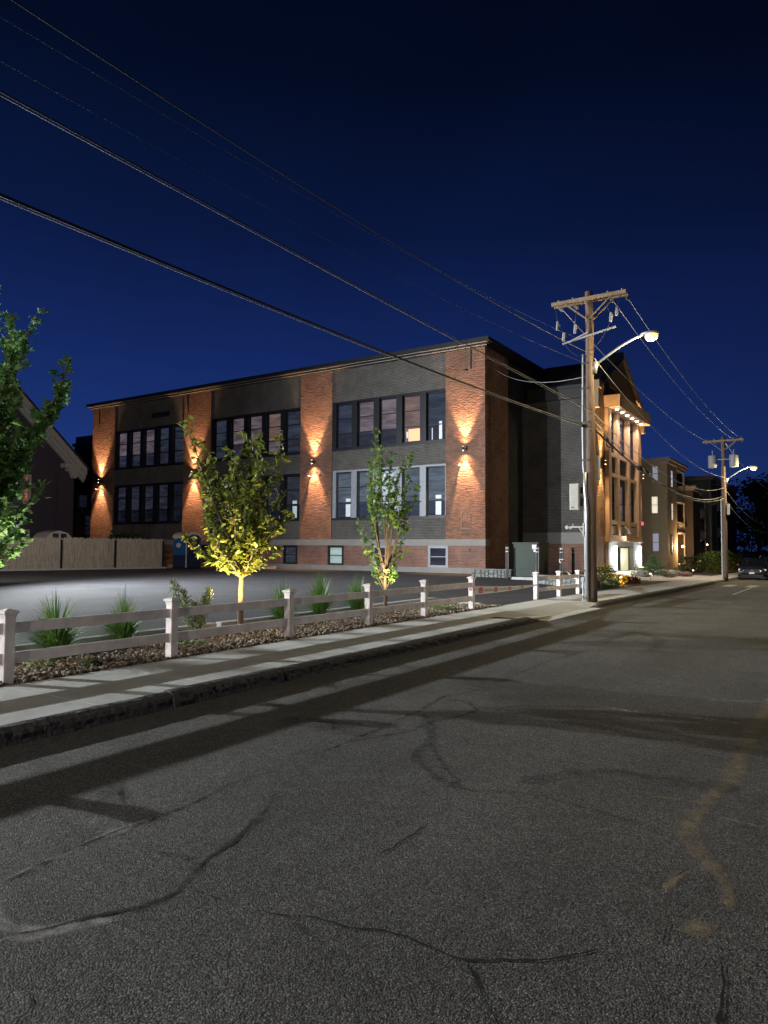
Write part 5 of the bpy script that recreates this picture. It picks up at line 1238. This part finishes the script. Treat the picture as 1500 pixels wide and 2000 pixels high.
p0 = pole('utility pole behind the viewpoint on the same kerb', -6.7, -17.5, .14, 9.9, 9.65, 8.2, -4.2, power=LAMP0, lcol=(1, .90, .80))
p3 = copy_tree(p2); p3.location = (-6.3, 92, -.65); p3['label'] = 'faint third utility pole standing in the dark far down the street'
for c in p3.children_recursive:
    if c.type == 'LIGHT': c.data = c.data.copy(); c.data.energy = 20
    if c.name.startswith('lamp_lens'): c.hide_render = False
# wires
def wire(label, a, b, sag, r, m='dmetal', n=26, group='overhead wires', name='overhead_wire', cat='wire'):
    a, b = Vector(a), Vector(b); pts = []
    for i in range(n + 1):
        t = i / n; p = a.lerp(b, t); p.z -= sag * 4 * t * (1 - t); pts.append(p)
    o = MB().tube(pts, r, 6).build(name, M[m], org=a, recalc=False, smooth=True); return tag(o, label, cat, group)
P1 = lambda z, dx=.1, dy=-.12: (p1x + dx, p1y + dy, z)
P0 = lambda z, dx=.1: (-6.7 + dx, -17.4, z)
wire('thick black bundled cable, lowest of the wires crossing the sky', P0(5.6), P1(5.6), .50, .017, 'blackp')
wire('thinner lowest strand running beside the thick bundled cable', P0(5.555), P1(5.565), .50, .0045, 'pvc')
wire('middle heavy cable crossing the sky to the near pole', P0(6.3), P1(6.15), .13, .010, 'blackp')
wire('fine strand twisted just under the middle heavy cable', P0(6.25), P1(6.1), .12, .0035, 'pvc')
wire('upper knotted cable crossing the sky from the top left corner', P0(7.85), P1(7.95), .86, .008, 'blackp')
wire('faint thin wire, upper of the two pale ones at left', P0(7.4, .05), P1(8.3), 1.05, .0025, 'dmetal')
wire('faint thin wire, lower of the two pale ones at left', P0(7.0, .05), P1(7.6), .92, .0025, 'dmetal')
wire('pale service wire descending to the dark side of the school', P1(7.3), (-19.2, 43, 13.6), .5, .006, 'pvc')
for i, (s1, l) in enumerate(((-1.05, 'left'), (.62, 'middle'), (1.08, 'right'))):
    wire('high thin primary wire from the %s of the near crossarm to the farther pole' % l, (p1x + s1, p1y + .6, 9.78), (p2x + s1 * .95, p2y - .3, p2z + 8.9), .5, .007, 'pvc')
wire('thick cable with splice case sagging from the near pole to the farther pole', P1(5.6, .1, .15), (p2x, p2y - .15, 5.2), 1.0, .028)
wire('grey strand highest of the low cables between the two poles', P1(6.1, .1, .15), (p2x, p2y - .15, 5.7), .95, .011, 'pvc')
wire('pale strand second of the low cables between the two poles', P1(5.85, .1, .15), (p2x, p2y - .15, 5.05), 1.1, .013, 'pvc')
wire('thin top neutral wire between the two poles', P1(7.9, .1, .15), (p2x, p2y - .15, 6.4), .8, .008, 'pvc')
wire('service drop from the farther pole toward the dark brown house', (p2x, p2y, 5.2), (-13.2, 86, 7.5), .6, .008)
for i, (za, zb, sg) in enumerate(((5.7, 5.2, 1.3), (5.05, 4.7, 1.5), (8.8, 8.2, .7))):
    wire(('upper cable running on past the farther pole', 'lower cable running on past the farther pole', 'high wire running on past the farther pole')[i], (p2x, p2y + .15, za), (-6.3, 92, zb), sg, .014, 'pvc')
# cable loop and splice cases hanging on the thick cable
cx, cy, cz = -6.62, 24.1, 5.30
ring = [(cx, cy + .28 * math.cos(a), cz + .085 * math.sin(a) ) for a in lin(0, 2 * math.pi, 25)]
o = MB().tube(ring, .022, 8).tube([(cx, cy - .1, cz + .1), (cx, cy - .3, cz + .22)], .05, 8).build('cable_loop', M['dmetal'], org=(cx, cy, cz), smooth=True); tag(o, 'oval cable storage loop hanging just right of the near pole', 'cable loop')
for i, (yy, zz) in enumerate(((28.6, 4.95), (29.7, 4.88))):
    o = MB().tube([(-6.65, yy - .4, zz), (-6.65, yy - .3, zz - .02), (-6.65, yy + .3, zz - .04), (-6.65, yy + .4, zz - .04)], [.03, .09, .09, .03], 10).build('splice_case', M['blackp'], org=(-6.65, yy, zz), smooth=True); tag(o, ('nearer black splice case on the sagging cable', 'farther black splice case on the sagging cable')[i], 'splice case', 'splice cases on the cable')
o = MB().tube([(-6.66, 21.2, 5.56), (-6.66, 21.3, 5.57), (-6.66, 21.75, 5.6), (-6.66, 21.85, 5.6)], [.03, .07, .07, .03], 10).build('splice_case', M['blackp'], org=(-6.66, 21.5, 5.57), smooth=True); tag(o, 'black splice case where the thick cable meets the near pole', 'splice case', 'splice cases on the cable')

# lot floodlights standing off to the left
def flood(label, LX, LY, LZ, heads):
    LP = thing('lot_floodlight', label, 'light', (LX, LY, .15), 'white floodlights in the parking lot')
    MB().cyl(LX, LY, .1, .45, .22).build('pole_base', M['conc2'], LP); MB().cyl(LX, LY, .45, LZ + .1, .06, .05, 12).build('pole_shaft', M['dmetal'], LP)
    for (aim, pw, ang, col) in heads:
        AIM = Vector(aim); dv = (AIM - Vector((LX, LY, LZ))).normalized(); c = Vector((LX, LY, LZ)) + dv * .1
        h = MB().bar(c, c + dv * .14, .42, .3).build('lamp_head', M['dmetal'], LP)
        MB().bar(c + dv * .141, c + dv * .146, .36, .24).build('lamp_lens', M['bulbd'], h)
        light('SPOT', 'lot_flood', c + dv * .2, pw, col, h, aim=AIM, size=.10, angle=ang, blend=1)
flood('white floodlight on a pole in the lot, nearer the school', -29.5, 14.0, 5.8, [((-12, 31, 4.6), LOTP, 150, (.93, .97, 1)), ((-45, 25, .3), LOTP * .09, 120, (1, .93, .82))])  # second, warmer head added to brighten the wooden fence
flood('white floodlight on a pole in the lot, farther from the school', -29.5, -2.0, 5.8, [((-9, 9, 4.2), LOTP * .8, 150, (.93, .97, 1))])

# ------------------------------------------------------------------ cars
def car(label, x, y, z, paint, suv=False, group='cars parked along the kerb'):
    r = thing('parked_car', label, 'car', (x, y, z), group); L_, W, Hh = (4.6, 1.86, 1.47) if not suv else (4.7, 1.9, 1.68)
    # stations along the length, front (toward -Y) first: y, sill z, belt z, half width
    st = [(-.50, .38, .62, .70), (-.485, .26, .74, .80), (-.45, .22, .80, .88), (-.36, .20, .90, .92), (-.18, .20, .97, .935), (.10, .20, .98, .94), (.32, .20, 1.0, .93), (.42, .22, 1.02, .90), (.48, .28, .98, .84), (.50, .40, .80, .76)]
    vs = []; fs = []
    for (t, zs, zb, hw) in st:
        hw *= W / 1.86; yy = y + t * L_
        sec = [(-hw * .93, zs), (-hw, zs + .15), (-hw, (zs + zb) / 2 + .08), (-hw * .96, zb - .06), (-hw * .86, zb), (0, zb + .045), (hw * .86, zb), (hw * .96, zb - .06), (hw, (zs + zb) / 2 + .08), (hw, zs + .15), (hw * .93, zs)]
        vs += [(x + a, yy, z + b_) for a, b_ in sec]
    n = 11
    for i in range(len(st) - 1):
        for k in range(n - 1): a = i * n + k; fs.append((a, a + 1, a + n + 1, a + n))
        fs.append((i * n + n - 1, i * n, (i + 1) * n, (i + 1) * n + n - 1))
    fs.append(tuple(range(n))); fs.append(tuple(range(len(vs) - 1, len(vs) - n - 1, -1)))
    b = MB(); b.add(vs, fs); body = b.build('body', paint, r, smooth=True); m = body.modifiers.new('s', 'SUBSURF'); m.levels = 1; m.render_levels = 2
    # greenhouse
    gh = [(-.22, .96, .80), (-.06, Hh - .05, .64), (.10, Hh, .63), (.26, Hh - .03, .62), (.42 if not suv else .46, 1.0, .76)]
    vs = []; fs = []
    for (t, zt, hw) in gh:
        yy = y + t * L_; vs += [(x - .80, yy, z + .93), (x - hw, yy, z + zt), (x, yy, z + zt + .03), (x + hw, yy, z + zt), (x + .80, yy, z + .93)]
    for i in range(4):
        for k in range(4): a = i * 5 + k; fs.append((a, a + 1, a + 6, a + 5))
    b = MB(); b.add(vs, fs); b.build('windows', M['carg'], r, smooth=False)
    b = MB(); b.tube([(x - .62, y - .06 * L_, z + Hh - .03), (x - .62, y + .26 * L_, z + Hh - .01)], .03, 6)
    b.add([(x - .64, y - .07 * L_, z + Hh - .055), (x + .64, y - .07 * L_, z + Hh - .055), (x + .63, y + .1 * L_, z + Hh + .012), (x + .62, y + .27 * L_, z + Hh - .02), (x - .62, y + .27 * L_, z + Hh - .02), (x - .63, y + .1 * L_, z + Hh + .012)], [(0, 1, 2, 5), (5, 2, 3, 4)])
    for s in (-1, 1):
        b.bar((x + s * .80, y - .22 * L_, z + .95), (x + s * .64, y - .06 * L_, z + Hh - .05), .06, .05)
        b.bar((x + s * .64, y - .06 * L_, z + Hh - .04), (x + s * .62, y + .26 * L_, z + Hh - .02), .06, .05)
    b.build('roof', paint, r)
    for s in (-1, 1):
        for t in (-.31, .30):
            b = MB(); b.tube([(x + s * .70, y + t * L_, z + .33), (x + s * .92, y + t * L_, z + .33)], .33, 20); wh = b.build('wheel', M['tyre'], r)
            MB().tube([(x + s * .921, y + t * L_, z + .33), (x + s * .93, y + t * L_, z + .33)], .21, 14).build('rim', M['metal'], wh)
        MB().prism([(x + s * .50, y - .505 * L_ + .02, z + .62), (x + s * .84, y - .485 * L_ + .04, z + .64), (x + s * .86, y - .47 * L_ + .04, z + .76), (x + s * .50, y - .49 * L_ + .02, z + .72)], (0, .05, 0)).build('headlight', M['lens'], r)
        MB().sphere((x + s * .98, y - .17 * L_, z + 1.0), .1, 10, 6, (1, .6, .7)).build('wing_mirror', paint, r, smooth=True)
    MB().box(x - .46, x + .46, y - .508 * L_, y - .49 * L_, z + .46, z + .70).build('grille', M['blackp'], r)
    MB().box(x - .7, x + .7, y - .508 * L_, y - .48 * L_, z + .24, z + .36).build('air_intake', M['blackp'], r)
    MB().box(x - .16, x + .16, y - .516 * L_, y - .509 * L_, z + .42, z + .55).build('number_plate', M['plate'], r)
    MB().tube([(x, y - .512 * L_, z + .66), (x, y - .509 * L_, z + .66)], .05, 12).build('front_badge', M['chrome'], r)
    MB().box(x - .9, x + .9, y - .49 * L_, y + .48 * L_, z + .14, z + .22).build('underbody', M['blackp'], r)
    return r
car('black car parked nose toward the camera beyond the farther pole', -5.4, 56.8, g(55), M['carp'])
car('grey parked car directly behind the black car', -5.1, 64.5, g(63), M['carp2'], True)
car('dark parked car third in the row', -5.2, 71.5, g(71), M['carp'])
car('silver parked car fourth in the row', -5.2, 78.5, g(78), M['carp3'], True)
car('pale parked car far down the street, last of the row', -5.2, 86, g(86), M['carp3'])

# ------------------------------------------------------------------ camera
cam = bpy.data.cameras.new('camera'); co = bpy.data.objects.new('camera', cam); COL.objects.link(co); S.camera = co
cam.sensor_fit = 'VERTICAL'; cam.sensor_height = 36; cam.lens = 1387 / 2000 * 36; cam.clip_end = 3000; cam.clip_start = .05
yaw = R(33); roll = math.atan(.0055); pit = math.atan(69 / 1387)
r_ = Vector((math.cos(yaw), math.sin(yaw), 0)); f0 = Vector((-math.sin(yaw), math.cos(yaw), 0)); u0 = Vector((0, 0, 1))
f = f0 * math.cos(pit) + u0 * math.sin(pit); u = u0 * math.cos(pit) - f0 * math.sin(pit)
Rr = r_ * math.cos(roll) + u * math.sin(roll); U = u * math.cos(roll) - r_ * math.sin(roll)
co.matrix_world = Matrix(((Rr.x, U.x, -f.x, 0), (Rr.y, U.y, -f.y, 0), (Rr.z, U.z, -f.z, 1.8), (0, 0, 0, 1)))

# ------------------------------------------------------------------ dusk sky
wd = bpy.data.worlds.new('World'); S.world = wd; wd.use_nodes = True
N = wd.node_tree.nodes; L = wd.node_tree.links; bg = N['Background']
tc = N.new('ShaderNodeTexCoord'); sp = N.new('ShaderNodeSeparateXYZ'); L.new(tc.outputs['Generated'], sp.inputs[0])
rp = N.new('ShaderNodeValToRGB'); L.new(sp.outputs[2], rp.inputs[0]); e = rp.color_ramp.elements
e[0].position = 0; e[0].color = (.0090, .033, .155, 1); e[1].position = 1; e[1].color = (.0006, .0012, .006, 1)
for p_, c_ in ((.12, (.0075, .028, .145, 1)), (.25, (.0044, .017, .100, 1)), (.40, (.0018, .0078, .044, 1)), (.56, (.0009, .0036, .0165, 1))): q = e.new(p_); q.color = c_
dt = nd(N, 'ShaderNodeVectorMath', operation='DOT_PRODUCT'); L.new(tc.outputs['Generated'], dt.inputs[0]); dt.inputs[1].default_value = (-.86, .5, 0)
mr = N.new('ShaderNodeMapRange'); mr.inputs['From Min'].default_value = .2; mr.inputs['From Max'].default_value = 1; mr.inputs['To Min'].default_value = .38; mr.inputs['To Max'].default_value = 1.22; L.new(dt.outputs['Value'], mr.inputs['Value'])
cn = nd(N, 'ShaderNodeTexNoise', i_Scale=2.2, i_Detail=5, i_Distortion=.6); L.new(tc.outputs['Generated'], cn.inputs['Vector'])
cr_ = N.new('ShaderNodeMapRange'); cr_.inputs['From Min'].default_value = .3; cr_.inputs['From Max'].default_value = .7; cr_.inputs['To Min'].default_value = .88; cr_.inputs['To Max'].default_value = 1.12; L.new(cn.outputs['Fac'], cr_.inputs['Value'])
cm = nd(N, 'ShaderNodeMath', operation='MULTIPLY'); L.new(mr.outputs[0], cm.inputs[0]); L.new(cr_.outputs[0], cm.inputs[1])
vm = nd(N, 'ShaderNodeVectorMath', operation='SCALE'); L.new(rp.outputs[0], vm.inputs[0]); L.new(cm.outputs[0], vm.inputs['Scale'])
# faint town glow added low over the street end
mr2 = N.new('ShaderNodeMapRange'); mr2.inputs['From Min'].default_value = .6; mr2.inputs['From Max'].default_value = 0; mr2.inputs['To Min'].default_value = 0; mr2.inputs['To Max'].default_value = 1; L.new(sp.outputs[2], mr2.inputs['Value'])
v2 = nd(N, 'ShaderNodeVectorMath', operation='SCALE'); v2.inputs[0].default_value = (.0035, .0022, .0030); L.new(mr2.outputs[0], v2.inputs['Scale'])
v3 = nd(N, 'ShaderNodeVectorMath', operation='ADD'); L.new(vm.outputs[0], v3.inputs[0]); L.new(v2.outputs[0], v3.inputs[1])
L.new(v3.outputs[0], bg.inputs['Color']); bg.inputs['Strength'].default_value = 1.0

S.render.engine = 'CYCLES'
S.view_settings.view_transform = 'Standard'; S.view_settings.look = 'None'; S.view_settings.exposure = 0; S.view_settings.gamma = 1
S.render.resolution_x = 768; S.render.resolution_y = 1024
